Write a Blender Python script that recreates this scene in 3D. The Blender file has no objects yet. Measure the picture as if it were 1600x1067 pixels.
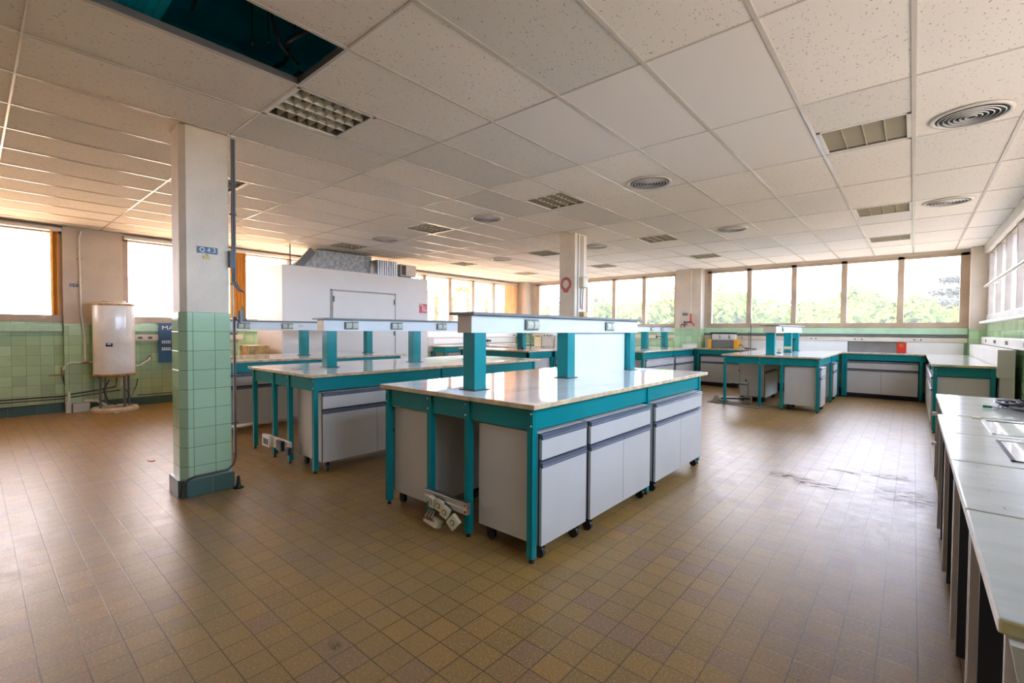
import bpy, bmesh, math, random
from mathutils import Vector, Matrix
R = math.radians
S = bpy.context.scene
COL = S.collection

# ------------------------------------------------------------------ camera, sky, sun, exposure
YAW, PITCH, ROLL, F_PX = 0.7099, -0.0242, 0.0056, 729.2
H = 1.35
fwd = Vector((-math.sin(YAW) * math.cos(PITCH), math.cos(YAW) * math.cos(PITCH), math.sin(PITCH)))
rt0 = Vector((math.cos(YAW), math.sin(YAW), 0))
up0 = rt0.cross(fwd)
rt = rt0 * math.cos(ROLL) + up0 * math.sin(ROLL)
up = up0 * math.cos(ROLL) - rt0 * math.sin(ROLL)
cam = bpy.data.objects.new('camera', bpy.data.cameras.new('camera'))
COL.objects.link(cam)
cam.data.sensor_width = 36
cam.data.lens = 36 * F_PX / 1600
cam.data.clip_start = 0.02
cam.data.clip_end = 600
m = Matrix((rt, up, -fwd)).transposed().to_4x4()
m.translation = Vector((0, 0, H))
cam.matrix_world = m
S.camera = cam

XL, XR, YF, YB, ZC = -10.3, 1.02, 12.5, -4.6, 2.95       # inner faces of the room

W = bpy.data.worlds.new('sky')
S.world = W
W.use_nodes = True
wn, wl = W.node_tree.nodes, W.node_tree.links
wn.clear()
out = wn.new('ShaderNodeOutputWorld'); bg = wn.new('ShaderNodeBackground')
tc = wn.new('ShaderNodeTexCoord'); sep = wn.new('ShaderNodeSeparateXYZ')
wl.new(tc.outputs['Generated'], sep.inputs[0])
rx = wn.new('ShaderNodeMapRange'); rx.inputs[1].default_value = -1; rx.inputs[2].default_value = 1
wl.new(sep.outputs['X'], rx.inputs[0])
ramp = wn.new('ShaderNodeValToRGB')          # milky sky in the west, bluer eastward
ramp.color_ramp.elements[0].position = 0.0; ramp.color_ramp.elements[0].color = (0.97, 0.90, 0.97, 1)
e = ramp.color_ramp.elements.new(0.28); e.color = (0.90, 0.88, 1.0, 1)
e = ramp.color_ramp.elements.new(0.55); e.color = (0.74, 0.78, 1.0, 1)
ramp.color_ramp.elements[-1].position = 1.0; ramp.color_ramp.elements[-1].color = (0.60, 0.74, 1.0, 1)
wl.new(rx.outputs[0], ramp.inputs[0])
wl.new(ramp.outputs[0], bg.inputs['Color'])
bg.inputs['Strength'].default_value = 9.0
wl.new(bg.outputs[0], out.inputs['Surface'])

sun = bpy.data.objects.new('sun', bpy.data.lights.new('sun', 'SUN'))
COL.objects.link(sun)
sun.data.energy = 20.0; sun.data.angle = R(1.5); sun.data.color = (1.0, 0.86, 0.66)
sun.rotation_euler = Vector((-0.42, -0.16, 0.9)).to_track_quat('Z', 'Y').to_euler()

S.view_settings.view_transform = 'Standard'
S.view_settings.look = 'None'
S.view_settings.gamma = 1
S.view_settings.use_curve_mapping = False
S.view_settings.exposure = 1.18
S.cycles.use_denoising = True
S.cycles.max_bounces = 14
S.cycles.diffuse_bounces = 9
S.cycles.glossy_bounces = 6
S.cycles.transparent_max_bounces = 16
S.cycles.caustics_reflective = False
S.cycles.caustics_refractive = False
S.cycles.sample_clamp_indirect = 12

def portal(loc, rot, sx, sy):                # guides the sampling of the sky through a window; gives no light itself
    l = bpy.data.lights.new('window_portal', 'AREA'); l.shape = 'RECTANGLE'; l.size = sx; l.size_y = sy
    l.cycles.is_portal = True
    o = bpy.data.objects.new('window_portal', l); COL.objects.link(o); o.location = loc; o.rotation_euler = rot
portal((XL - 0.35, 4.0, 2.15), (R(90), 0, R(-90)), 17.4, 1.6)
portal((XR + 0.35, 6.4, 2.15), (R(90), 0, R(90)), 11.8, 1.6)
portal((-4.6, YF + 0.35, 2.15), (R(-90), 0, 0), 11.4, 1.6)

# ------------------------------------------------------------------ materials
def new_mat(name):
    mt = bpy.data.materials.new(name); mt.use_nodes = True
    n, l = mt.node_tree.nodes, mt.node_tree.links
    n.clear()
    o = n.new('ShaderNodeOutputMaterial'); b = n.new('ShaderNodeBsdfPrincipled')
    l.new(b.outputs[0], o.inputs[0])
    return mt, n, l, b, o

def math_(n, l, op, a, b=None, clamp=False):
    k = n.new('ShaderNodeMath'); k.operation = op; k.use_clamp = clamp
    for i, v in ((0, a), (1, b)):
        if v is None: continue
        if isinstance(v, (int, float)): k.inputs[i].default_value = v
        else: l.new(v, k.inputs[i])
    return k.outputs[0]

def mixc(n, l, fac, a, b, mode='MIX'):
    k = n.new('ShaderNodeMix'); k.data_type = 'RGBA'; k.blend_type = mode
    for sock, v in ((k.inputs[0], fac), (k.inputs[6], a), (k.inputs[7], b)):
        if isinstance(v, (int, float)): sock.default_value = v
        elif isinstance(v, tuple): sock.default_value = (*v[:3], 1)
        else: l.new(v, sock)
    return k.outputs[2]

def pos(n, l, obj=False):
    if obj:
        t = n.new('ShaderNodeTexCoord'); return t.outputs['Object']
    return n.new('ShaderNodeNewGeometry').outputs['Position']

def noise(n, l, vec, scale, detail=3, rough=0.5, stretch=None):
    if stretch:
        mp = n.new('ShaderNodeMapping'); mp.inputs['Scale'].default_value = stretch
        l.new(vec, mp.inputs[0]); vec = mp.outputs[0]
    k = n.new('ShaderNodeTexNoise'); k.inputs['Scale'].default_value = scale
    k.inputs['Detail'].default_value = detail; k.inputs['Roughness'].default_value = rough
    l.new(vec, k.inputs['Vector'])
    return k.outputs['Fac']

def rampf(n, l, v, lo, hi):
    k = n.new('ShaderNodeMapRange'); k.inputs[1].default_value = lo; k.inputs[2].default_value = hi
    l.new(v, k.inputs[0]); return k.outputs[0]

def plain(name, col, rough=0.5, metal=0.0, wear=0.06, wscale=3.0, bump=0.0, spec=0.5, stretch=None):
    """one paint or plastic with slight uneven wear"""
    mt, n, l, b, o = new_mat(name)
    p = pos(n, l)
    f = noise(n, l, p, wscale, 4, 0.6, stretch)
    c2 = tuple(max(0, c * (1 - wear * 3)) for c in col); c1 = tuple(min(1, c * (1 + wear)) for c in col)
    l.new(mixc(n, l, rampf(n, l, f, 0.35, 0.75), c1, c2), b.inputs['Base Color'])
    b.inputs['Roughness'].default_value = rough; b.inputs['Metallic'].default_value = metal
    b.inputs['Specular IOR Level'].default_value = spec
    if bump:
        bp = n.new('ShaderNodeBump'); bp.inputs['Strength'].default_value = bump; bp.inputs['Distance'].default_value = 0.01
        l.new(noise(n, l, p, 60, 3), bp.inputs['Height']); l.new(bp.outputs[0], b.inputs['Normal'])
    return mt

M = {}
M['teal'] = plain('teal_paint', (0.0, 0.225, 0.245), 0.28, wear=0.04, spec=0.35)
M['teal_dark'] = plain('teal_deck', (0.02, 0.70, 0.85), 0.6, wear=0.12, wscale=1.2)
M['cabinet'] = plain('grey_laminate', (0.55, 0.54, 0.52), 0.3, wear=0.02)
M['cabinet_back'] = plain('dark_backing', (0.16, 0.165, 0.17), 0.6)
M['handle'] = plain('blue_grey_profile', (0.11, 0.13, 0.18), 0.3)
M['black'] = plain('black_rubber', (0.012, 0.012, 0.014), 0.45)
M['darkgrey'] = plain('dark_grey_plastic', (0.03, 0.033, 0.038), 0.4)
M['wood_edge'] = plain('wood_edging', (0.62, 0.48, 0.29), 0.45, wear=0.15, wscale=12)
M['yellow_edge'] = plain('yellowed_edging', (0.58, 0.50, 0.27), 0.5, wear=0.15, wscale=10)
M['shelf_top'] = plain('grey_shelf_laminate', (0.17, 0.18, 0.175), 0.5)
M['shelf_box'] = plain('pale_blue_grey_metal', (0.62, 0.66, 0.67), 0.4, wear=0.02)
M['end_cap'] = plain('beige_end_cap', (0.60, 0.50, 0.38), 0.5)
M['white'] = plain('white_plastic', (0.78, 0.78, 0.76), 0.35, wear=0.02)
M['cream'] = plain('cream_plastic', (0.68, 0.62, 0.42), 0.4, wear=0.05)
M['door_frame_grey'] = plain('door_frame_grey', (0.42, 0.39, 0.34), 0.5)
M['socket'] = plain('pale_socket', (0.52, 0.54, 0.44), 0.3, wear=0.02)
M['socket_frame'] = plain('socket_frame_grey', (0.10, 0.11, 0.09), 0.35)
M['steel'] = plain('brushed_steel', (0.55, 0.56, 0.58), 0.28, metal=1.0)
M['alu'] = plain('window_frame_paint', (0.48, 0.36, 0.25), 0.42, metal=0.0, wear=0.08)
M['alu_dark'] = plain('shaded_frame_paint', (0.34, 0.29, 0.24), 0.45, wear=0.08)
M['pipe_dark'] = plain('brown_pipe', (0.10, 0.06, 0.05), 0.4, wear=0.2)
M['pipe_grey'] = plain('grey_conduit', (0.16, 0.16, 0.17), 0.35)
M['pipe_white'] = plain('white_pipe', (0.72, 0.70, 0.63), 0.35)
M['blue_sign'] = plain('blue_sign', (0.004, 0.05, 0.13), 0.35)
M['black_sign'] = plain('black_sign', (0.015, 0.03, 0.05), 0.35)
M['red'] = plain('red_paint', (0.62, 0.03, 0.02), 0.35)
M['yellow'] = plain('orange_yellow_plastic', (0.90, 0.42, 0.02), 0.35)
M['letter'] = plain('pale_lettering', (0.80, 0.80, 0.78), 0.5, wear=0)
M['wall_white'] = plain('white_wall_panel', (0.80, 0.76, 0.71), 0.55, wear=0.02, wscale=1.5)
M['plaster'] = plain('beige_plaster', (0.57, 0.49, 0.39), 0.7, wear=0.05, wscale=2.0, bump=0.15)
M['col_plaster'] = plain('pillar_plaster', (0.80, 0.69, 0.55), 0.6, wear=0.05, wscale=2.5, bump=0.2)
M['col_plaster_side'] = M['col_plaster']
M['heater'] = plain('white_enamel', (0.86, 0.89, 0.90), 0.14, wear=0.05, wscale=3)
M['rust'] = plain('rusty_rim', (0.45, 0.28, 0.13), 0.6, wear=0.25, wscale=20)
M['stone'] = plain('cream_stone_ring', (0.62, 0.54, 0.42), 0.6, wear=0.1, wscale=10)
M['green_ledge'] = plain('green_ledge', (0.45, 0.66, 0.44), 0.4, wear=0.06)
M['beige_trunk'] = plain('beige_raceway', (0.70, 0.62, 0.52), 0.4)
M['brown_top'] = plain('brown_tiled_top', (0.35, 0.19, 0.15), 0.3, wear=0.2, wscale=8)
M['timber'] = plain('orange_timber', (0.22, 0.11, 0.02), 0.7)
M['crate'] = plain('pale_wood', (0.62, 0.43, 0.17), 0.6, wear=0.2, wscale=8)
M['duct'] = plain('dull_duct_foil', (0.36, 0.36, 0.35), 0.45, metal=0.5, wear=0.2, wscale=14)
M['rail_white'] = plain('white_rail', (0.62, 0.575, 0.52), 0.25, wear=0.02)
M['concrete'] = plain('exterior_tiles', (0.78, 0.55, 0.35), 0.9, wear=0.08, wscale=1)
M['trunk'] = plain('bark', (0.13, 0.09, 0.06), 0.9, wear=0.3, wscale=4)
M['earth'] = plain('dry_ground', (0.27, 0.22, 0.17), 1.0, wear=0.2, wscale=0.1)
M['cloth_dark'] = plain('bundled_dark_cable', (0.02, 0.02, 0.05), 0.4)
M['cable_white'] = plain('pale_cable', (0.6, 0.62, 0.72), 0.4)
M['brown'] = plain('brown_rag', (0.10, 0.045, 0.03), 0.8)
M['clamp'] = plain('tan_clamp_metal', (0.30, 0.25, 0.18), 0.45, metal=0.2)
M['mat'] = plain('brown_mat', (0.24, 0.20, 0.14), 0.8)
M['green_plastic'] = plain('green_handle', (0.01, 0.22, 0.10), 0.35)
M['pink_red'] = plain('red_ring_print', (0.55, 0.10, 0.09), 0.4)

# white laminate of the worktops: glossy, with faint grey streaks along the bench
mt, n, l, b, o = new_mat('white_worktop')
p = pos(n, l)
st = noise(n, l, p, 5.0, 5, 0.65, (1.0, 0.35, 1.0))
sm = noise(n, l, p, 1.6, 4, 0.6)
f = math_(n, l, 'MULTIPLY', rampf(n, l, st, 0.45, 0.75), rampf(n, l, sm, 0.35, 0.65), True)
l.new(mixc(n, l, math_(n, l, 'MULTIPLY', f, 0.85), (0.86, 0.88, 0.90), (0.46, 0.56, 0.58)), b.inputs['Base Color'])
l.new(math_(n, l, 'ADD', math_(n, l, 'MULTIPLY', f, 0.08), 0.03), b.inputs['Roughness'])
b.inputs['Specular IOR Level'].default_value = 0.7
b.inputs['IOR'].default_value = 1.5
M['worktop'] = mt
mt, n, l, b, o = new_mat('worn_desk_laminate')
p = pos(n, l)
st = noise(n, l, p, 7.0, 6, 0.7, (0.25, 1.0, 1.0))
sc = noise(n, l, p, 45.0, 2, 0.5, (1.0, 0.3, 1.0))
c = mixc(n, l, rampf(n, l, st, 0.4, 0.8), (0.50, 0.56, 0.56), (0.36, 0.41, 0.40))
c = mixc(n, l, math_(n, l, 'MULTIPLY', rampf(n, l, sc, 0.70, 0.76), 0.5), c, (0.12, 0.11, 0.10))
l.new(c, b.inputs['Base Color'])
b.inputs['Roughness'].default_value = 0.16
M['desk'] = mt

# floor: 13 cm terrazzo tiles, grout, per-tile tone, dust and scuffs
mt, n, l, b, o = new_mat('terrazzo_floor')
p = pos(n, l)
sx = n.new('ShaderNodeSeparateXYZ'); l.new(p, sx.inputs[0])
wob = noise(n, l, p, 2.5, 2)
u = math_(n, l, 'DIVIDE', math_(n, l, 'SUBTRACT', sx.outputs[0], 0.0421), 0.1306)
v = math_(n, l, 'DIVIDE', math_(n, l, 'SUBTRACT', sx.outputs[1], 1.562), 0.1273)
def edge(w):
    fr = math_(n, l, 'FRACT', w); d = math_(n, l, 'SUBTRACT', fr, 0.5)
    return math_(n, l, 'SUBTRACT', 0.5, math_(n, l, 'ABSOLUTE', d))
dm = math_(n, l, 'MINIMUM', edge(u), edge(v))
gw = math_(n, l, 'MULTIPLY', math_(n, l, 'ADD', wob, 0.1), 0.034)
ln = math_(n, l, 'SUBTRACT', 1.0, rampf(n, l, math_(n, l, 'DIVIDE', dm, gw), 0.4, 1.3), True)
cb = n.new('ShaderNodeCombineXYZ')
l.new(math_(n, l, 'FLOOR', u), cb.inputs[0]); l.new(math_(n, l, 'FLOOR', v), cb.inputs[1])
wnz = n.new('ShaderNodeTexWhiteNoise'); wnz.noise_dimensions = '3D'; l.new(cb.outputs[0], wnz.inputs[0])
base = mixc(n, l, wnz.outputs[0], (0.315, 0.182, 0.045), (0.240, 0.150, 0.048))
pk = n.new('ShaderNodeTexWhiteNoise'); pk.noise_dimensions = '4D'; l.new(cb.outputs[0], pk.inputs[0]); pk.inputs['W'].default_value = 3.1
base = mixc(n, l, rampf(n, l, pk.outputs[0], 0.82, 0.9), base, (0.25, 0.145, 0.080))
spk = noise(n, l, p, 95, 3, 0.8)
base = mixc(n, l, rampf(n, l, spk, 0.52, 0.68), base, (0.50, 0.34, 0.13))
base = mixc(n, l, math_(n, l, 'SUBTRACT', 1.0, rampf(n, l, spk, 0.30, 0.44), True), base, (0.24, 0.13, 0.05))
big = noise(n, l, p, 0.55, 5, 0.6)
base = mixc(n, l, math_(n, l, 'MULTIPLY', rampf(n, l, big, 0.45, 0.7), 0.45), base, (0.25, 0.18, 0.11))
dirt = noise(n, l, p, 9, 5, 0.75)
base = mixc(n, l, math_(n, l, 'MULTIPLY', rampf(n, l, dirt, 0.60, 0.82), 0.22), base, (0.12, 0.08, 0.05))
# black scuffed patches in front of the desks
scf = noise(n, l, p, 22, 4, 0.8, (0.45, 1.0, 1.0))
allmk = None
for (cx, cy, rx_, ry_, k) in ((-0.86, 4.97, 0.22, 0.10, 0.9), (-0.62, 4.86, 0.22, 0.10, 0.75), (-0.46, 5.5, 0.14, 0.05, 0.9), (-0.15, 5.6, 0.2, 0.12, 0.6),
                              (0.0, 5.0, 0.25, 0.25, 0.45), (-1.25, 4.4, 0.10, 0.12, 0.25), (-1.1, 3.9, 0.12, 0.18, 0.15), (-1.85, 1.0, 0.05, 0.03, 0.6)):
    dx = math_(n, l, 'DIVIDE', math_(n, l, 'SUBTRACT', sx.outputs[0], cx), rx_)
    dy = math_(n, l, 'DIVIDE', math_(n, l, 'SUBTRACT', sx.outputs[1], cy), ry_)
    dd = math_(n, l, 'SQRT', math_(n, l, 'ADD', math_(n, l, 'MULTIPLY', dx, dx), math_(n, l, 'MULTIPLY', dy, dy)))
    mk = math_(n, l, 'MULTIPLY', math_(n, l, 'SUBTRACT', 1.0, rampf(n, l, dd, 0.5, 1.2), True), rampf(n, l, scf, 0.47, 0.60))
    base = mixc(n, l, math_(n, l, 'MULTIPLY', mk, k), base, (0.03, 0.022, 0.022))
    mk = math_(n, l, 'MULTIPLY', mk, k * 0.75)
    allmk = mk if allmk is None else math_(n, l, 'MAXIMUM', allmk, mk)
base = mixc(n, l, math_(n, l, 'MULTIPLY', ln, 0.8), base, (0.055, 0.032, 0.016))
l.new(base, b.inputs['Base Color'])
rg = mixc(n, l, rampf(n, l, dirt, 0.35, 0.7), (0.33, 0.33, 0.33), (0.42, 0.42, 0.42))
l.new(mixc(n, l, allmk, rg, (0.9, 0.9, 0.9)), b.inputs['Roughness'])
l.new(math_(n, l, 'SUBTRACT', 0.55, math_(n, l, 'MULTIPLY', allmk, 0.40)), b.inputs['Specular IOR Level'])
bp = n.new('ShaderNodeBump'); bp.inputs['Strength'].default_value = 0.15; bp.inputs['Distance'].default_value = 0.002
hgt = math_(n, l, 'SUBTRACT', math_(n, l, 'MULTIPLY', wob, 0.6), ln)
l.new(hgt, bp.inputs['Height']); l.new(bp.outputs[0], b.inputs['Normal'])
M['floor'] = mt

# glazed tiles in world space on x, y and z
def tiles(name, col, grout, pitch, off=(0, 0, 0), rough=0.12, var=0.12):
    mt, n, l, b, o = new_mat(name)
    p = pos(n, l); s = n.new('ShaderNodeSeparateXYZ'); l.new(p, s.inputs[0])
    g = n.new('ShaderNodeNewGeometry'); ns = n.new('ShaderNodeSeparateXYZ'); l.new(g.outputs['True Normal'], ns.inputs[0])
    def ed(w):
        d = math_(n, l, 'SUBTRACT', math_(n, l, 'FRACT', w), 0.5)
        return math_(n, l, 'SUBTRACT', 0.5, math_(n, l, 'ABSOLUTE', d))
    cs = [math_(n, l, 'DIVIDE', math_(n, l, 'SUBTRACT', s.outputs[i], off[i]), pitch) for i in range(3)]
    dx = math_(n, l, 'ADD', ed(cs[0]), math_(n, l, 'ABSOLUTE', ns.outputs[0]))
    dy = math_(n, l, 'ADD', ed(cs[1]), math_(n, l, 'ABSOLUTE', ns.outputs[1]))
    d = math_(n, l, 'MINIMUM', math_(n, l, 'MINIMUM', dx, dy), ed(cs[2]))
    ln = math_(n, l, 'SUBTRACT', 1.0, rampf(n, l, d, 0.006, 0.018), True)
    cb = n.new('ShaderNodeCombineXYZ')
    for i in range(3): l.new(math_(n, l, 'FLOOR', cs[i]), cb.inputs[i])
    w = n.new('ShaderNodeTexWhiteNoise'); l.new(cb.outputs[0], w.inputs[0])
    c = mixc(n, l, w.outputs[0], tuple(x * (1 + var) for x in col), tuple(x * (1 - var) for x in col))
    di = noise(n, l, p, 5, 5, 0.7)
    c = mixc(n, l, math_(n, l, 'MULTIPLY', rampf(n, l, di, 0.58, 0.8), 0.35), c, (0.24, 0.20, 0.09))
    c = mixc(n, l, ln, c, grout)
    l.new(c, b.inputs['Base Color']); b.inputs['Roughness'].default_value = rough
    bp = n.new('ShaderNodeBump'); bp.inputs['Strength'].default_value = 0.4; bp.inputs['Distance'].default_value = 0.004
    l.new(math_(n, l, 'ADD', math_(n, l, 'SUBTRACT', 1.0, ln), math_(n, l, 'MULTIPLY', w.outputs[0], 0.2)), bp.inputs['Height']); l.new(bp.outputs[0], b.inputs['Normal'])
    return mt
M['green_tile'] = tiles('green_wall_tile', (0.42, 0.60, 0.37), (0.20, 0.26, 0.10), 0.155, (0, 0.10, 0.14))
M['pillar_tile'] = tiles('green_pillar_tile', (0.40, 0.59, 0.39), (0.14, 0.19, 0.09), 0.155, (-4.37, 1.165, 0.00 + 0.085), 0.1, 0.05)
M['skirting'] = tiles('dark_green_skirting_tile', (0.055, 0.12, 0.10), (0.16, 0.18, 0.14), 0.31, (0, 0.05, -0.05), 0.3)

# ceiling tiles
def ceil_mat(name, col, fiss, var=0.04):
    mt, n, l, b, o = new_mat(name)
    p = pos(n, l); s = n.new('ShaderNodeSeparateXYZ'); l.new(p, s.inputs[0])
    cb = n.new('ShaderNodeCombineXYZ')
    l.new(math_(n, l, 'FLOOR', math_(n, l, 'DIVIDE', math_(n, l, 'SUBTRACT', s.outputs[0], -0.0286), 0.6146)), cb.inputs[0])
    l.new(math_(n, l, 'FLOOR', math_(n, l, 'DIVIDE', math_(n, l, 'SUBTRACT', s.outputs[1], 3.877), 1.2216)), cb.inputs[1])
    w = n.new('ShaderNodeTexWhiteNoise'); l.new(cb.outputs[0], w.inputs[0])
    c = mixc(n, l, w.outputs[0], tuple(x * (1 + var) for x in col), tuple(x * (1 - var) for x in col))
    if fiss:
        vo = n.new('ShaderNodeTexVoronoi'); vo.inputs['Scale'].default_value = 68
        mp = n.new('ShaderNodeMapping'); mp.inputs['Scale'].default_value = (1.0, 0.45, 1); mp.inputs['Rotation'].default_value = (0, 0, 0.6)
        nz = n.new('ShaderNodeTexNoise'); nz.inputs['Scale'].default_value = 22; l.new(p, nz.inputs['Vector'])
        va = n.new('ShaderNodeVectorMath'); va.operation = 'MULTIPLY_ADD'; l.new(nz.outputs['Color'], va.inputs[0]); va.inputs[1].default_value = (0.05, 0.05, 0); l.new(p, va.inputs[2])
        l.new(va.outputs[0], mp.inputs[0]); l.new(mp.outputs[0], vo.inputs['Vector'])
        hole = math_(n, l, 'SUBTRACT', 1.0, rampf(n, l, vo.outputs['Distance'], 0.16, 0.25), True)
        wn_ = n.new('ShaderNodeTexWhiteNoise'); l.new(vo.outputs['Position'], wn_.inputs[0])
        hole = math_(n, l, 'MULTIPLY', hole, rampf(n, l, wn_.outputs[0], 0.25, 0.6))
        fine = noise(n, l, p, 150, 3, 0.8)
        hole = math_(n, l, 'MAXIMUM', hole, math_(n, l, 'MULTIPLY', rampf(n, l, fine, 0.60, 0.72), 0.35))
        c = mixc(n, l, math_(n, l, 'MULTIPLY', hole, 0.72), c, tuple(x * 0.3 for x in col))
        bp = n.new('ShaderNodeBump'); bp.inputs['Strength'].default_value = 0.3; bp.inputs['Distance'].default_value = 0.003; bp.invert = True
        l.new(hole, bp.inputs['Height']); l.new(bp.outputs[0], b.inputs['Normal'])
    l.new(c, b.inputs['Base Color']); b.inputs['Roughness'].default_value = 0.9; b.inputs['Specular IOR Level'].default_value = 0.15
    return mt
M['ceil'] = ceil_mat('fissured_ceiling_tile', (0.83, 0.79, 0.735), True)
M['ceil_smooth'] = ceil_mat('smooth_ceiling_tile', (0.80, 0.77, 0.74), False, 0.015)
M['ceil_grey'] = ceil_mat('greyed_ceiling_tile', (0.73, 0.71, 0.67), True)
M['louver'] = plain('white_louver', (0.72, 0.70, 0.64), 0.35, wear=0.03)
M['louver_olive'] = plain('olive_louver', (0.48, 0.45, 0.35), 0.35, wear=0.03)  # darker olive copy, used on all louvers but one
M['lamp_inside'] = plain('lamp_reflector', (0.20, 0.19, 0.16), 0.4)

# window glass: clear with a weak reflection
mt, n, l, b, o = new_mat('window_glass')
n.remove(b)
tr = n.new('ShaderNodeBsdfTransparent'); gl = n.new('ShaderNodeBsdfGlossy'); gl.inputs['Roughness'].default_value = 0.02
fr = n.new('ShaderNodeFresnel'); fr.inputs['IOR'].default_value = 1.45
mx = n.new('ShaderNodeMixShader'); l.new(math_(n, l, 'MULTIPLY', fr.outputs[0], 0.6), mx.inputs[0]); l.new(tr.outputs[0], mx.inputs[1]); l.new(gl.outputs[0], mx.inputs[2]); l.new(mx.outputs[0], o.inputs[0])
tr.inputs[0].default_value = (0.97, 0.98, 0.98, 1)
veil = n.new('ShaderNodeBsdfTranslucent'); veil.inputs[0].default_value = (0.9, 0.92, 0.95, 1)     # milky veil added to the panes, giving haze over the view outside
mx2 = n.new('ShaderNodeMixShader'); mx2.inputs[0].default_value = 0.035
l.new(mx.outputs[0], mx2.inputs[1]); l.new(veil.outputs[0], mx2.inputs[2]); l.new(mx2.outputs[0], o.inputs[0])
M['glass'] = mt
# thin translucent fabric of the vertical blinds
def translucent(name, col, t=0.5, rough=0.8):
    mt, n, l, b, o = new_mat(name)
    n.remove(b)
    d = n.new('ShaderNodeBsdfDiffuse'); tl = n.new('ShaderNodeBsdfTranslucent'); mx = n.new('ShaderNodeMixShader'); mx.inputs[0].default_value = t
    f = noise(n, l, pos(n, l), 6, 3)
    c = mixc(n, l, f, tuple(x * 1.1 for x in col), tuple(x * 0.85 for x in col))
    l.new(c, d.inputs[0]); l.new(c, tl.inputs[0]); l.new(d.outputs[0], mx.inputs[1]); l.new(tl.outputs[0], mx.inputs[2]); l.new(mx.outputs[0], o.inputs[0])
    return mt
M['blind'] = translucent('orange_blind_fabric', (0.62, 0.37, 0.10), 0.35)
M['blind_pale'] = translucent('pale_blind_fabric', (0.85, 0.66, 0.40), 0.3)
def leaf_mat(name, a, bcol):
    mt, n, l, b, o = new_mat(name)
    n.remove(b)
    oi = n.new('ShaderNodeObjectInfo')
    f = noise(n, l, pos(n, l), 0.9, 3)
    c = mixc(n, l, f, a, bcol)
    c = mixc(n, l, math_(n, l, 'MULTIPLY', oi.outputs['Random'], 0.5), c, tuple(x * 0.6 for x in a))
    d = n.new('ShaderNodeBsdfDiffuse'); tl = n.new('ShaderNodeBsdfTranslucent'); mx = n.new('ShaderNodeMixShader'); mx.inputs[0].default_value = 0.35
    l.new(c, d.inputs[0]); l.new(c, tl.inputs[0]); l.new(d.outputs[0], mx.inputs[1]); l.new(tl.outputs[0], mx.inputs[2]); l.new(mx.outputs[0], o.inputs[0])
    return mt
M['leaf'] = leaf_mat('green_leaves', (0.075, 0.12, 0.022), (0.13, 0.17, 0.035))
M['leaf_dark'] = leaf_mat('pine_needles', (0.06, 0.075, 0.06), (0.10, 0.10, 0.07))
M['leaf_warm'] = leaf_mat('sunlit_yellow_leaves', (0.11, 0.075, 0.008), (0.14, 0.08, 0.012))

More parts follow.
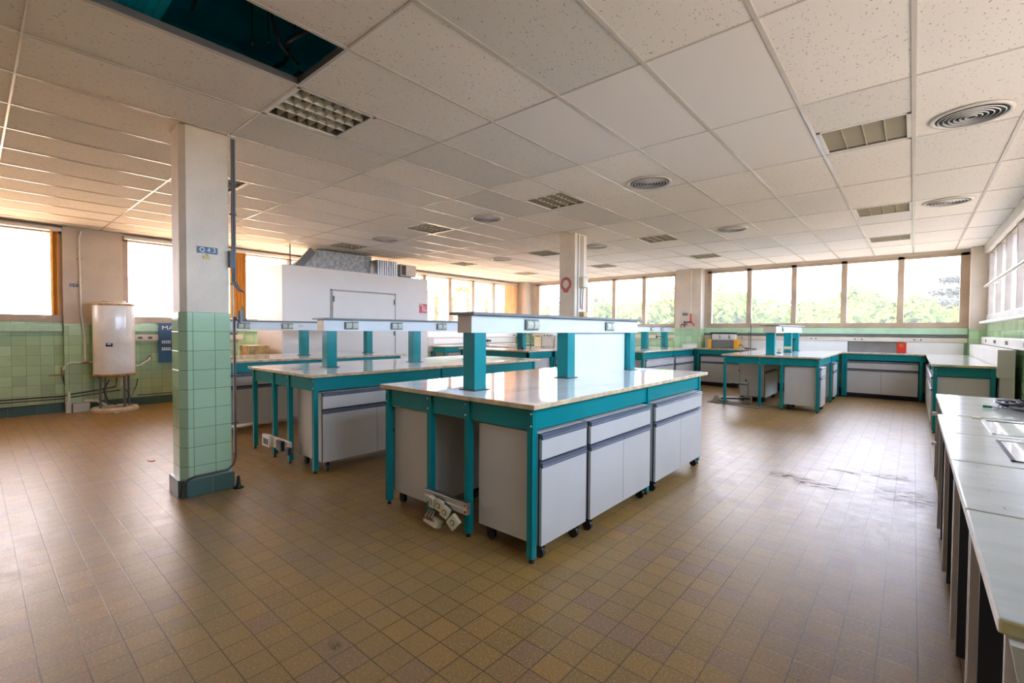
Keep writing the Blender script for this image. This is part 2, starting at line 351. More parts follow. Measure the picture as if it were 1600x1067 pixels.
# ------------------------------------------------------------------ mesh helpers
class MB:
    def __init__(s): s.v = []; s.f = []; s.m = []; s.sm = []
    def add(s, vs, fs, m=0, smooth=False):
        k = len(s.v); s.v += [tuple(v) for v in vs]
        for f in fs: s.f.append([i + k for i in f]); s.m.append(m); s.sm.append(smooth)
        return s
    def box(s, x0, y0, z0, x1, y1, z1, m=0):
        if x0 > x1: x0, x1 = x1, x0
        if y0 > y1: y0, y1 = y1, y0
        if z0 > z1: z0, z1 = z1, z0
        vs = [(x, y, z) for z in (z0, z1) for y in (y0, y1) for x in (x0, x1)]
        ms = m if isinstance(m, tuple) else (m,) * 6          # bottom, top, -y, +y, -x, +x
        for f, mm in zip(((0, 2, 3, 1), (4, 5, 7, 6), (0, 1, 5, 4), (2, 6, 7, 3), (0, 4, 6, 2), (1, 3, 7, 5)), ms):
            s.add(vs, [f], mm) if False else None
        k = len(s.v); s.v += vs
        for f, mm in zip(((0, 2, 3, 1), (4, 5, 7, 6), (0, 1, 5, 4), (2, 6, 7, 3), (0, 4, 6, 2), (1, 3, 7, 5)), ms):
            s.f.append([i + k for i in f]); s.m.append(mm); s.sm.append(False)
        return s
    def rbox(s, c, size, rot, m=0):
        """box of a size about a centre, turned by a Matrix or (rx, ry, rz)"""
        if isinstance(rot, tuple):
            from mathutils import Euler
            rot = Euler(rot).to_matrix()
        a, b_, d = (q / 2 for q in size); c = Vector(c)
        vs = [c + rot @ Vector((x * a, y * b_, z * d)) for z in (-1, 1) for y in (-1, 1) for x in (-1, 1)]
        return s.add(vs, ((0, 2, 3, 1), (4, 5, 7, 6), (0, 1, 5, 4), (2, 6, 7, 3), (0, 4, 6, 2), (1, 3, 7, 5)), m)
    def cyl(s, p0, p1, r0, r1=None, n=16, m=0, cap=True):
        r1 = r0 if r1 is None else r1
        p0, p1 = Vector(p0), Vector(p1); d = (p1 - p0).normalized()
        a = d.orthogonal().normalized(); b_ = d.cross(a)
        vs = [p + (a * math.cos(t) + b_ * math.sin(t)) * r for p, r in ((p0, r0), (p1, r1)) for t in (2 * math.pi * i / n for i in range(n))]
        s.add(vs, [(i, (i + 1) % n, n + (i + 1) % n, n + i) for i in range(n)], m, True)
        if cap: s.add(vs, [tuple(range(n))[::-1], tuple(range(n, 2 * n))], m)
        return s
    def tube(s, pts, r, n=8, m=0):
        pts = [Vector(p) for p in pts]; rings = []
        prev = None
        for i, p in enumerate(pts):
            d = (pts[min(i + 1, len(pts) - 1)] - pts[max(i - 1, 0)]).normalized()
            a = d.orthogonal().normalized() if prev is None else (prev - d * prev.dot(d)).normalized()
            prev = a; b_ = d.cross(a)
            rings.append([p + (a * math.cos(t) + b_ * math.sin(t)) * r for t in (2 * math.pi * k / n for k in range(n))])
        vs = [v for rg_ in rings for v in rg_]
        fs = [(i * n + k, i * n + (k + 1) % n, (i + 1) * n + (k + 1) % n, (i + 1) * n + k) for i in range(len(pts) - 1) for k in range(n)]
        s.add(vs, fs, m, True)
        s.add(vs, [tuple(range(n))[::-1], tuple(range((len(pts) - 1) * n, len(pts) * n))], m)
        return s
    def lathe(s, prof, c=(0, 0, 0), n=32, m=0, smooth=True):
        vs = [(c[0] + r * math.cos(t), c[1] + r * math.sin(t), c[2] + z) for r, z in prof for t in (2 * math.pi * k / n for k in range(n))]
        fs = [(i * n + k, i * n + (k + 1) % n, (i + 1) * n + (k + 1) % n, (i + 1) * n + k) for i in range(len(prof) - 1) for k in range(n)]
        return s.add(vs, fs, m, smooth)
    def prism(s, poly, axis, a, b_, m=0):
        """polygon of 2-D points pushed along an axis from a to b_ (0: points are y,z; 1: x,z; 2: x,y)"""
        def P(q, t): return (t, q[0], q[1]) if axis == 0 else (q[0], t, q[1]) if axis == 1 else (q[0], q[1], t)
        k = len(poly); vs = [P(q, a) for q in poly] + [P(q, b_) for q in poly]
        return s.add(vs, [tuple(range(k))[::-1], tuple(range(k, 2 * k))] + [(i, (i + 1) % k, k + (i + 1) % k, k + i) for i in range(k)], m)
    def build(s, name, mats, parent=None, bevel=0.0, seg=2, world=True, loc=None, kind=None, label=None):
        me = bpy.data.meshes.new(name)
        off = Vector((0, 0, 0))
        if parent is not None and world:
            q = parent
            while q: off += q.location; q = q.parent
        vs = [Vector(v) - off for v in s.v]
        me.from_pydata(vs, [], s.f)
        for mm in (mats if isinstance(mats, (list, tuple)) else [mats]): me.materials.append(M[mm] if isinstance(mm, str) else mm)
        for pl, mi, sm_ in zip(me.polygons, s.m, s.sm): pl.material_index = mi; pl.use_smooth = sm_
        bm_ = bmesh.new(); bm_.from_mesh(me); bmesh.ops.recalc_face_normals(bm_, faces=bm_.faces); bm_.to_mesh(me); bm_.free()
        o = bpy.data.objects.new(name, me); COL.objects.link(o)
        if parent is not None: o.parent = parent
        if loc: o.location = loc
        if bevel:
            bv = o.modifiers.new('edge', 'BEVEL'); bv.width = bevel; bv.segments = seg; bv.limit_method = 'ANGLE'; bv.angle_limit = R(50)
        if kind: o['kind'] = kind
        if label: o['label'] = label
        return o

def thing(name, label, cat, loc=(0, 0, 0), rz=0.0, group=None):
    o = bpy.data.objects.new(name, None); COL.objects.link(o)
    o.empty_display_size = 0.1
    o.location = loc; o.rotation_euler = (0, 0, rz); o['label'] = label; o['category'] = cat
    if group: o['group'] = group
    return o
def tag(o, label, cat, group=None):
    o['label'] = label; o['category'] = cat
    if group: o['group'] = group
    return o
def copy_tree(o, parent=None):
    c = o.copy(); COL.objects.link(c); c.parent = parent
    for ch in list(o.children): copy_tree(ch, c)
    return c
def text(body, size, loc, rot, mat, parent, name='lettering', extrude=0.0008, align='CENTER', xs=1.0):
    cu = bpy.data.curves.new(name, 'FONT'); cu.body = body; cu.size = size; cu.extrude = extrude
    cu.align_x = align; cu.align_y = 'CENTER'; cu.materials.append(M[mat])
    tmp = bpy.data.objects.new('tmp_text', cu); COL.objects.link(tmp)
    me = bpy.data.meshes.new_from_object(tmp.evaluated_get(bpy.context.evaluated_depsgraph_get()))
    bpy.data.objects.remove(tmp)
    me.name = name
    o = bpy.data.objects.new(name, me); COL.objects.link(o)
    if parent is not None: o.parent = parent; loc = Vector(loc) - parent.location
    o.location = loc; o.rotation_euler = rot; o.scale = (xs, 1, 1)
    return o

# ------------------------------------------------------------------ the shell
MB().box(XL - 0.3, YB - 0.3, -0.2, XR + 0.3, YF + 0.3, 0.0).build('floor', 'floor', kind='structure')
SILL, GT, HEAD = 1.44, 2.84, 2.90
# solid lower walls
wl_ = MB()
wl_.box(XL - 0.3, YB, 0, XL, YF, SILL, 0)
wl_.box(XL - 0.3, YB, HEAD, XL, YF, 3.62, 1)
for (a, b_) in ((0.98, 1.72), (6.45, 7.30), (12.05, YF), (YB, -3.72)):
    wl_.box(XL - 0.3, a, SILL, XL, b_, HEAD, 1)
wall_left = wl_.build('wall_left', ['green_tile', 'plaster'], kind='structure')
wf = MB()
wf.box(XL - 0.3, YF, 0, XR + 0.3, YF + 0.3, SILL, 0)
wf.box(XL - 0.3, YF, HEAD, XR + 0.3, YF + 0.3, 3.62, 1)
for (a, b_) in ((XL - 0.3, -9.66), (-4.85, -4.07), (0.80, XR + 0.3)):
    wf.box(a, YF, SILL, b_, YF + 0.3, HEAD, 1)
wf.build('wall_back', ['green_tile', 'plaster'], kind='structure')
wr = MB()
wr.box(XR, YB, 0, XR + 0.3, YF, 1.52, 0)
wr.box(XR, YB, 2.86, XR + 0.3, YF, 3.62, 1)
wr.box(XR, 12.1, 1.52, XR + 0.3, YF, 2.86, 1)
wr.box(XR, YB, 1.52, XR + 0.3, 0.9, 2.86, 2)
wr.build('wall_right', ['green_tile', 'rail_white', 'plaster'], kind='structure')
MB().box(XL - 0.3, YB - 0.3, 0, XR + 0.3, YB, 3.62).build('wall_front', 'plaster', kind='structure')
MB().box(XL - 0.3, YB - 0.3, 3.62, XR + 0.3, YF + 0.3, 3.9).build('roof_slab', 'teal_dark', kind='structure')
# piers that stand proud of the walls
def pier(x0, y0, x1, y1):
    o = MB().box(x0, y0, 1.41, x1, y1, ZC, 0).build('pillar', 'plaster', bevel=0.004, kind='structure')
    MB().box(x0 - 0.004, y0 - 0.004, 0.14, x1 + 0.004, y1, 1.41, 0).build('tile_cladding', 'green_tile', o, world=True)
    return o
pier(-4.79, 12.20, -4.13, YF)
pier(XL + 0.001, 12.16, -9.85, YF)
pier(0.80, 12.22, XR - 0.001, YF)
pl = MB().box(XL, 0.98, 1.41, XL + 0.10, 1.72, ZC).build('pillar', 'plaster', kind='structure')
MB().box(XL, 0.98, 0.12, XL + 0.10, 1.28, 1.41).build('tile_cladding', 'green_tile', pl)
MB().box(XL, 6.45, 0.12, XL + 0.10, 7.25, ZC).build('pillar', 'plaster', kind='structure')
# skirting
sk = MB().box(XL, YB, 0, XL + 0.03, YF, 0.14)
sk.build('baseboard_left', 'skirting', kind='structure')
MB().box(XL + 0.03, YF - 0.03, 0, XR, YF, 0.14).build('baseboard_back', 'skirting', kind='structure')
MB().box(XR - 0.03, YB, 0, XR, YF - 0.03, 0.14).build('baseboard_right', 'skirting', kind='structure')
# ledges under the windows
MB().box(XL, YB, 1.29, XL + 0.07, 0.97, 1.40).box(XL, 1.73, 1.29, XL + 0.07, YF, 1.40).build('trim_1', 'green_ledge', bevel=0.006, kind='structure')
MB().box(XL + 0.46, YF - 0.05, 1.31, -4.80, YF, 1.44).box(-4.12, YF - 0.05, 1.31, 0.79, YF, 1.44).build('trim_2', 'green_ledge', bevel=0.006, kind='structure')
MB().box(XR - 0.10, YB, 1.52, XR + 0.10, 12.2, 1.56).build('trim_3', 'white', bevel=0.006, kind='structure')
# white curtain rails over the left windows
MB().box(XL, YB, 2.86, XL + 0.16, 0.97, 2.91).box(XL, 1.73, 2.86, XL + 0.16, 6.40, 2.91).box(XL, 7.30, 2.86, XL + 0.16, 12.10, 2.91).build('trim_4', 'rail_white', kind='structure')
MB().box(XR - 0.06, YB, 2.80, XR + 0.02, 12.2, 2.95).build('trim_5', 'rail_white', kind='structure')

wcount = [0]
def window(axis, plane, sgn, a, b_, edges, z0, z1, mat='alu', fw=0.072, dep=0.07):
    """band of fixed panes: axis 0 runs along y on the wall x=plane, axis 1 runs along x; sgn points out of the room"""
    wcount[0] += 1
    fr_ = MB()
    def bx(mb, u0, u1, za, zb, d0, d1):
        if axis == 0: mb.box(plane + sgn * d0, u0, za, plane + sgn * d1, u1, zb)
        else: mb.box(u0, plane + sgn * d0, za, u1, plane + sgn * d1, zb)
    bx(fr_, a, b_, z0, z0 + 0.11, -0.02, 0.10); bx(fr_, a, b_, z1 - 0.06, z1, 0.0, 0.10)
    bx(fr_, a, edges[0] + fw, z0, z1, 0.0, 0.10); bx(fr_, edges[-1] - fw, b_, z0, z1, 0.0, 0.10)
    for u in edges[1:-1]: bx(fr_, u - fw * 0.75, u + fw * 0.75, z0, z1, 0.0, 0.11)
    w = fr_.build('window_%d' % wcount[0], mat, bevel=0.004, kind='structure')
    g = MB()
    for i in range(len(edges) - 1): bx(g, edges[i], edges[i + 1], z0 + 0.1, z1 - 0.05, 0.055, 0.061)
    g.build('glass', 'glass', w)
    return w
def lin(a, b_, k): return [a + (b_ - a) * i / k for i in range(k + 1)]
window(0, XL, -1, -3.72, 0.98, lin(-3.78, 0.935, 5), SILL, HEAD)
window(0, XL, -1, 1.72, 6.45, lin(1.735, 6.435, 5), SILL, HEAD)
window(0, XL, -1, 7.30, 12.05, lin(7.315, 12.03, 5), SILL, HEAD)
window(1, YF, 1, -9.66, -4.85, lin(-9.62, -4.87, 5), SILL, HEAD)
window(1, YF, 1, -4.07, 0.80, lin(-4.03, 0.74, 5), SILL, HEAD)
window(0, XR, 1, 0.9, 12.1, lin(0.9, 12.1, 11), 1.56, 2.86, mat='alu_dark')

# tubular rail across the right-hand windows
t = thing('curtain_rail', 'white tubular rail hung across the windows of the right-hand wall', 'rail', (0.95, 11.75, 2.17))
MB().cyl((0.95, 2.0, 2.17), (0.95, 11.75, 2.17), 0.022).build('rail', 'rail_white', t)
for y in (3.0, 7.2, 11.0): MB().box(0.94, y, 2.165, XR + 0.03, y + 0.02, 2.185).build('bracket', 'rail_white', t)

# ------------------------------------------------------------------ ceiling: tiles, grid, opening
CX0, CDX, CY0, CDY = -0.0286, 0.6146, 3.877, 1.2216
def cx(i): return CX0 - i * CDX
def cy(j): return CY0 + j * CDY
lamps = [(0, -2, 1), (5, -2, 0), (9, -2, 0), (13, -2, 0), (0, 0, 1), (5, 0, 1), (9, 0, 1), (13, 0, 1), (0, 3, 0), (5, 3, 0), (9, 3, 0), (13, 3, 0), (0, 5, 0), (5, 5, 0), (9, 5, 0), (13, 5, 0)]
lampset = {(i, j): h for i, j, h in lamps}
hole = {(4, -3)} | {(i, j) for i in (3, 4) for j in (-4, -5, -6)}  # tiles beyond the view left out too, to let more light into the plenum
smooth = {(1, -1), (2, -1), (3, -1), (1, 0), (2, 0)}
grey = {(6, -2), (5, -1), (4, -1), (3, 4), (6, 0), (-1, 1)}
random.seed(4)
cm = MB()
G = 0.010
for i in range(-2, 18):
    for j in range(-7, 8):
        if (i, j) in hole: continue
        xa, xb = max(cx(i + 1), XL), min(cx(i), XR); ya, yb = max(cy(j), YB), min(cy(j + 1), YF)
        if xb - xa < 0.02 or yb - ya < 0.02: continue
        dz = random.uniform(-0.0, 0.002)
        mi = 1 if (i, j) in smooth else 2 if (i, j) in grey or random.random() < 0.06 else 0
        if (i, j) in lampset:
            h = lampset[(i, j)]
            mid = (ya + yb) / 2
            ya, yb = (ya, mid) if h else (mid, yb)
            if (i, j) == (5, -2): mi = 2
        # leave out a hole where the two free pillars pass
        cut = None
        for (px0, px1, py0, py1) in ((-4.64, -4.36, 1.09, 1.44), (-4.56, -4.22, 6.50, 6.88)):
            if xa < px1 and xb > px0 and ya < py1 and yb > py0: cut = (px0, px1, py0, py1)
        def put(a, b_, c, d):
            if b_ - a > 0.004 and d - c > 0.004: cm.box(a, c, ZC + 0.004 + dz, b_, d, ZC + 0.022 + dz, mi)
        if cut:
            put(xa, max(xa, cut[0]), ya, yb); put(min(xb, cut[1]), xb, ya, yb)
            put(max(xa, cut[0]), min(xb, cut[1]), ya, max(ya, cut[2])); put(max(xa, cut[0]), min(xb, cut[1]), min(yb, cut[3]), yb)
        else: put(xa, xb, ya, yb)
ceiling = cm.build('ceiling', ['ceil', 'ceil_smooth', 'ceil_grey'], kind='structure')
gr_ = MB()
for i in range(-1, 18):
    x = cx(i)
    if i in (5, 4):
        gr_.box(x - 0.012, YB, ZC, x + 0.012, YF, ZC + 0.004)
    else: gr_.box(x - 0.012, YB, ZC, x + 0.012, YF, ZC + 0.004)
for j in range(-6, 8):
    y = cy(j)
    gr_.box(XL, y - 0.006, ZC + 0.0005, XR, y + 0.006, ZC + 0.0045)
gr_.build('ceiling_grid', 'rail_white', ceiling, kind=None)
hg = MB()   # upstanding T-bar around the opening
x0, x1, y0, y1 = cx(5), cx(4), cy(-4), cy(-2)
for (a, b_, c, d) in ((x0 - 0.012, x0 + 0.004, y0, y1), (x1 - 0.004, x1 + 0.012, y0, y1), (x0, x1, y1 - 0.004, y1 + 0.012)):
    hg.box(a, c, ZC + 0.004, b_, d, ZC + 0.05)
hg.build('opening_rim', 'pipe_grey', ceiling)

# plenum seen through the opening
MB().box(-4.25, YB, 3.0, -4.20, 2.2, 3.62).box(-4.2, 2.15, 3.0, 0.5, 2.2, 3.62).build('trim_6', 'teal_dark', kind='structure')
t = thing('plenum_duct', 'pale ribbed sheet metal duct above the missing ceiling tiles', 'duct', (-3.25, 0.2, 3.1))
db = MB().box(-3.7, 0.20, 3.14, -2.3, 0.75, 3.46)
for k in range(14): db.box(-3.72, 0.19 + k * 0.04, 3.13, -2.29, 0.20 + k * 0.04, 3.47)
db.build('duct_body', 'teal_dark', t)
for x in (-2.85, -3.3): MB().cyl((x, 0.5, 3.46), (x, 0.5, 3.62), 0.01).build('hanger_rod', 'pipe_grey', t)
t = thing('loose_cables', 'loops of black cable lying above the opening in the ceiling', 'cable', (-2.8, 1.0, 3.05))
import math as _m
MB().tube([(-2.95 + 0.12 * _m.sin(k * 0.35), 0.80 + 0.055 * k, 3.05 + 0.45 * max(0, _m.sin(k * 0.42))) for k in range(12)], 0.009).build('cable', 'black', t)
MB().tube([(-3.2 + 0.09 * k, 1.30 + 0.05 * _m.sin(k * 1.1), 3.03 + 0.05 * abs(_m.sin(k * 0.7))) for k in range(10)], 0.012).build('cable', 'black', t)
for (x, y) in ((-2.95, 1.1), (-2.85, 1.15), (-2.62, 1.2), (-2.52, 1.3)):
    tag(MB().cyl((x, y, 3.00), (x, y, 3.62), 0.004, n=6).cyl((x, y, 3.45), (x, y, 3.47), 0.014, n=8).build('hanger_rod', 'black'), 'thin ceiling hanger rod seen through the missing tiles', 'rod', 'hanger rods above the opening')

# recessed lights
def ceiling_light(i, j, h, label):
    xa, xb = cx(i + 1) + 0.012, cx(i) - 0.012
    mid = cy(j) + CDY / 2
    ya, yb = (mid, cy(j + 1) - 0.006) if h else (cy(j) + 0.006, mid)
    t = thing('ceiling_light', label, 'ceiling light', ((xa + xb) / 2, (ya + yb) / 2, ZC + 0.02), group='recessed louvred ceiling lights')
    MB().box(xa, ya, ZC + 0.001, xb, ya + 0.03, ZC + 0.012).box(xa, yb - 0.03, ZC + 0.001, xb, yb, ZC + 0.012).box(xa, ya, ZC + 0.001, xa + 0.03, yb, ZC + 0.012).box(xb - 0.03, ya, ZC + 0.001, xb, yb, ZC + 0.012).build('frame', 'louver', t, bevel=0.002)
    b_ = MB().box(xa + 0.02, ya + 0.02, ZC + 0.11, xb - 0.02, yb - 0.02, ZC + 0.12)
    for (p, q, r_, s_) in ((xa + 0.02, ya + 0.02, xa + 0.024, yb - 0.02), (xb - 0.024, ya + 0.02, xb - 0.02, yb - 0.02), (xa + 0.02, ya + 0.02, xb - 0.02, ya + 0.024), (xa + 0.02, yb - 0.024, xb - 0.02, yb - 0.02)):
        b_.box(p, q, ZC + 0.012, r_, s_, ZC + 0.12)
    b_.build('housing', 'lamp_inside', t)
    lo = MB(); nx, ny = 4, 7
    if i == 0: nx, ny = 4, 7
    za, zb = ZC + 0.006, ZC + 0.05
    if i == 0: ny, zb = 10, ZC + 0.028
    X0, X1, Y0, Y1 = xa + 0.028, xb - 0.028, ya + 0.028, yb - 0.028
    for k in range(1, nx):
        x = X0 + (X1 - X0) * k / nx; lo.prism([(x - 0.009, zb), (x + 0.009, zb), (x, za)], 1, Y0, Y1)
    for k in range(1, ny):
        y = Y0 + (Y1 - Y0) * k / ny; lo.prism([(y - 0.009, zb), (y + 0.009, zb), (y, za)], 0, X0, X1)
    lo.build('louver', 'louver' if (i, j) == (5, -2) else 'louver_olive', t)
    tb = MB()
    for k in range(3):
        x = X0 + (X1 - X0) * (k + 0.5) / 3; tb.cyl((x, Y0 + 0.01, ZC + 0.085), (x, Y1 - 0.01, ZC + 0.085), 0.012, n=10)
    tb.build('tube', 'white', t)
    return t
LL = {(5, -2): 'square louvred light beside the opening in the ceiling, cellular grid of white blades',
      (0, 0): 'wide louvred light near the large round diffuser, dark slats in four bays',
      (5, 0): 'louvred light above the nearest island bench, third row from the big smooth tiles',
      (9, 0): 'louvred light between the two diffusers left of the centre of the ceiling',
      (13, 0): 'louvred light above the white cold room door, smallest of the left row',
      (9, -2): 'louvred light half hidden behind the tiled pillar marked Q43',
      (0, 3): 'louvred light second along the row nearest the right-hand windows',
      (5, 3): 'louvred light right of the middle pillar, one row behind it',
      (9, 3): 'louvred light just left of the middle pillar top',
      (13, 3): 'louvred light above the right end of the white cold room',
      (0, 5): 'louvred light last in the row before the back wall windows on the right',
      (5, 5): 'louvred light near the ceiling edge above the back wall pier',
      (9, 5): 'louvred light small in the distance right behind the middle pillar',
      (13, 5): 'louvred light farthest left, near the far corner of the room',
      (0, -2): 'louvred light overhead of the foreground desks', (13, -2): 'louvred light near the left windows, behind the tiled pillar'}
for i, j, h in lamps:
    if (i, j) in ((0, -2), (13, -2)):
        # out of sight: the opening is closed with a plain tile instead
        mid = cy(j) + CDY / 2
        MB().box(cx(i + 1), mid if h else cy(j), ZC + 0.004, cx(i), cy(j + 1) if h else mid, ZC + 0.02).build('ceiling_tile', 'ceil', ceiling)
        continue
    ceiling_light(i, j, h, LL[(i, j)])

def diffuser(x, y, r, label):
    t = thing('air_diffuser', label, 'air diffuser', (x, y, ZC), group='round ceiling air diffusers')
    MB().lathe([(r, 0), (r * 0.98, -0.008), (r * 0.90, -0.012), (r * 0.86, -0.006), (r * 0.86, 0.001), (r, 0.001)], (x, y, ZC - 0.001), 40).build('rim', 'rail_white', t)
    rg_ = MB()
    for k in range(6):
        a = r * (0.80 - k * 0.13)
        rg_.lathe([(a, -0.012), (a - 0.005, -0.014), (a - r * 0.045, -0.003), (a - r * 0.045 + 0.003, -0.002), (a, -0.010)], (x, y, ZC - 0.002), 36)
    rg_.build('ring', 'pipe_grey', t)
    lp = MB()
    for k in range(6):
        a = r * (0.80 - k * 0.13); lp.lathe([(a + 0.001, -0.011), (a - 0.003, -0.0165), (a - 0.005, -0.013)], (x, y, ZC - 0.002), 36)
    lp.build('ring_edge', 'white', t)
    MB().lathe([(r * 0.87, 0.0), (0.0001, 0.0)], (x, y, ZC - 0.0015), 32).build('backing', 'black', t)
    return t
for x, y, lb in ((0.29, 4.83, 'large round air diffuser near the top right corner of the ceiling'), (-2.19, 4.81, 'round air diffuser set in a smooth white tile over the nearest bench'),
              (-4.66, 4.86, 'round air diffuser between the louvred lights over the second bench'), (-7.15, 4.85, 'round air diffuser over the white cold room door'),
              (-2.19, 7.80, 'round air diffuser in front of the wide back wall windows, middle of the room'), (0.29, 7.82, 'round air diffuser second along the right-hand side of the ceiling'),
              (-4.62, 7.80, 'round air diffuser just right of the middle pillar'), (-7.08, 7.86, 'small round air diffuser left of the middle pillar, far back')):
    diffuser(x, y, 0.23, lb)

# ------------------------------------------------------------------ free-standing pillars
p1 = MB().prism([(-4.64, 1.10), (-4.41, 1.09), (-4.37, 1.13), (-4.37, 1.43), (-4.64, 1.43)], 2, 1.48, 3.2).build('pillar', 'col_plaster', kind='structure')
MB().prism([(-4.648, 1.092), (-4.425, 1.082), (-4.362, 1.128), (-4.362, 1.438), (-4.648, 1.438)], 2, 0.12, 1.48).build('tile_cladding', 'pillar_tile', p1, bevel=0.005)
MB().prism([(-4.672, 1.068), (-4.395, 1.062), (-4.345, 1.112), (-4.345, 1.455), (-4.672, 1.455)], 2, 0.0, 0.14).build('plinth', 'skirting', p1, bevel=0.004)
p2 = MB().box(-4.55, 6.51, 1.48, -4.24, 6.87, 3.2).build('pillar', 'col_plaster', bevel=0.01, kind='structure')
MB().box(-4.56, 6.50, 0, -4.23, 6.88, 1.48).build('tile_cladding', 'pillar_tile', p2, bevel=0.005)

# number plates
def plate(loc, rot, w, h, body, mat, label, size, cat='sign'):
    t = thing('number_plate', label, cat, loc)
    c = Vector(loc)
    o = MB().rbox(c, (w, h, 0.004), rot).build('plate', mat, t, bevel=0.001)
    from mathutils import Euler
    nrm = Euler(rot).to_matrix() @ Vector((0, 0, 0.003))
    text(body, size, c + nrm, rot, 'letter', t)
    return t
RX = (R(90), 0, R(90))       # faces +x
RY = (R(90), 0, 0)           # faces -y
plate((-4.366, 1.275, 1.985), RX, 0.145, 0.052, 'Q 4 3', 'blue_sign', 'blue plate reading Q 4 3 on the near tiled pillar', 0.05)
tag(MB().box(-4.368, 1.245, 1.915, -4.362, 1.29, 1.94).box(-4.368, 1.27, 1.93, -4.361, 1.28, 1.955).build('metal_tab', 'crate'), 'small brass tab hanging under the blue number plate', 'tab')
plate((-10.195, 1.11, 2.03), RX, 0.11, 0.05, 'Q 4 2', 'black_sign', 'black plate reading Q 4 2 on the pier left of the water heater', 0.043)
plate((-4.53, 12.193, 1.79), RY, 0.13, 0.06, '0 4 3', 'black_sign', 'small black number plate on the pier between the back windows', 0.05)

# pipes of the near pillar
t = thing('conduit', 'dark grey conduit running down the right edge of the tiled pillar', 'pipe', (-4.345, 1.46, 0.3))
MB().tube([(-4.345, 1.468, 2.93), (-4.345, 1.468, 1.75), (-4.335, 1.50, 1.68), (-4.32, 1.53, 1.66)], 0.010, m=0).tube([(-4.345, 1.450, 2.93), (-4.345, 1.450, 1.74), (-4.325, 1.50, 1.665)], 0.008).build('tube', 'pipe_grey', t)
MB().tube([(-4.35, 1.455, 2.93), (-4.35, 1.455, 0.30)], 0.007).build('tube', 'pipe_white', t, label='thin pale tube')
for z in (2.3, 1.72, 1.30, 0.95, 0.55): MB().box(-4.37, 1.438, z, -4.335, 1.48, z + 0.012).build('clip', 'darkgrey', t)
t = thing('conduit', 'brown pipe bent around the foot of the tiled pillar', 'pipe', (-4.35, 1.4, 0.15))
MB().tube([(-4.345, 1.462, 1.45), (-4.345, 1.462, 0.26), (-4.345, 1.445, 0.20), (-4.338, 1.40, 0.165), (-4.338, 1.16, 0.162), (-4.34, 1.12, 0.150), (-4.345, 1.095, 0.12), (-4.348, 1.08, 0.0)], 0.0095).build('tube', 'pipe_dark', t)
tag(MB().box(-4.36, 1.425, 1.86, -4.33, 1.46, 2.0).build('wall_bracket', 'darkgrey'), 'small dark bracket on the right edge of the tiled pillar', 'bracket')
t = thing('pipe_valve', 'teal valve with a lever at the right edge of the tiled pillar', 'valve', (-4.33, 1.50, 1.5))
MB().cyl((-4.33, 1.50, 1.40), (-4.33, 1.50, 1.50), 0.016).cyl((-4.33, 1.47, 1.43), (-4.33, 1.55, 1.43), 0.012).build('body', 'pipe_grey', t)
MB().cyl((-4.33, 1.52, 1.43), (-4.33, 1.52, 1.54), 0.005).build('lever', 'teal', t)
tag(MB().lathe([(0.0, 0.0), (0.045, 0.0), (0.018, 0.02), (0.011, 0.10), (0.0, 0.10)], (-4.325, 1.475, 0), 10).build('dark_smear', 'black'), 'small dark smear on the floor at the foot of the pipes behind the tiled pillar', 'pipe boot')  # tiny black cone drawn for a dark smear at the pillar foot

# things on the middle pillar
t = thing('fire_sign', 'red and white ring sign on the middle pillar', 'sign', (-4.41, 6.505, 2.10))
ring = MB()
def tear(r, zdrop, k=28):
    pts = []
    for q in range(k):
        a = 2 * math.pi * q / k
        x, z = r * math.sin(a), r * 1.15 * math.cos(a)
        if z < -r * 0.5: x *= 0.72; z *= 1.0 + zdrop
        pts.append((-4.41 + x, 2.12 + z))
    return pts
ring.prism(tear(0.105, 0.22), 1, 6.502, 6.507).build('ring', 'pink_red', t)
MB().prism(tear(0.062, 0.0), 1, 6.498, 6.503).build('centre', 'col_plaster', t)
MB().cyl((-4.41, 6.500, 1.965), (-4.41, 6.495, 1.965), 0.018, n=12).build('badge', 'letter', t)
t = thing('conduit', 'three pale conduits on the right face of the middle pillar', 'pipe', (-4.23, 6.7, 2.0))
MB().cyl((-4.225, 6.60, 2.93), (-4.225, 6.60, 1.55), 0.013).build('tube', 'white', t)
MB().cyl((-4.225, 6.68, 2.93), (-4.225, 6.68, 2.22), 0.010).cyl((-4.225, 6.74, 2.93), (-4.225, 6.74, 2.22), 0.010).build('tube', 'beige_trunk', t)
MB().tube([(-4.225, 6.68, 2.08), (-4.225, 6.66, 1.9), (-4.225, 6.67, 1.72)], 0.006).tube([(-4.225, 6.75, 2.08), (-4.225, 6.73, 1.9), (-4.225, 6.72, 1.70)], 0.006).build('tube', 'darkgrey', t)
tag(MB().box(-4.24, 6.60, 2.06, -4.13, 6.76, 2.24).build('junction_box', 'cream', bevel=0.02), 'cream junction box under the conduits of the middle pillar', 'junction box')
t = thing('junction_box', 'beige and brown junction box low on the middle pillar', 'junction box', (-4.2, 6.7, 1.6))
MB().box(-4.24, 6.60, 1.52, -4.12, 6.72, 1.66).build('body', 'crate', t, bevel=0.01)
MB().box(-4.24, 6.72, 1.53, -4.14, 6.84, 1.65).build('cover', 'white', t, bevel=0.01)

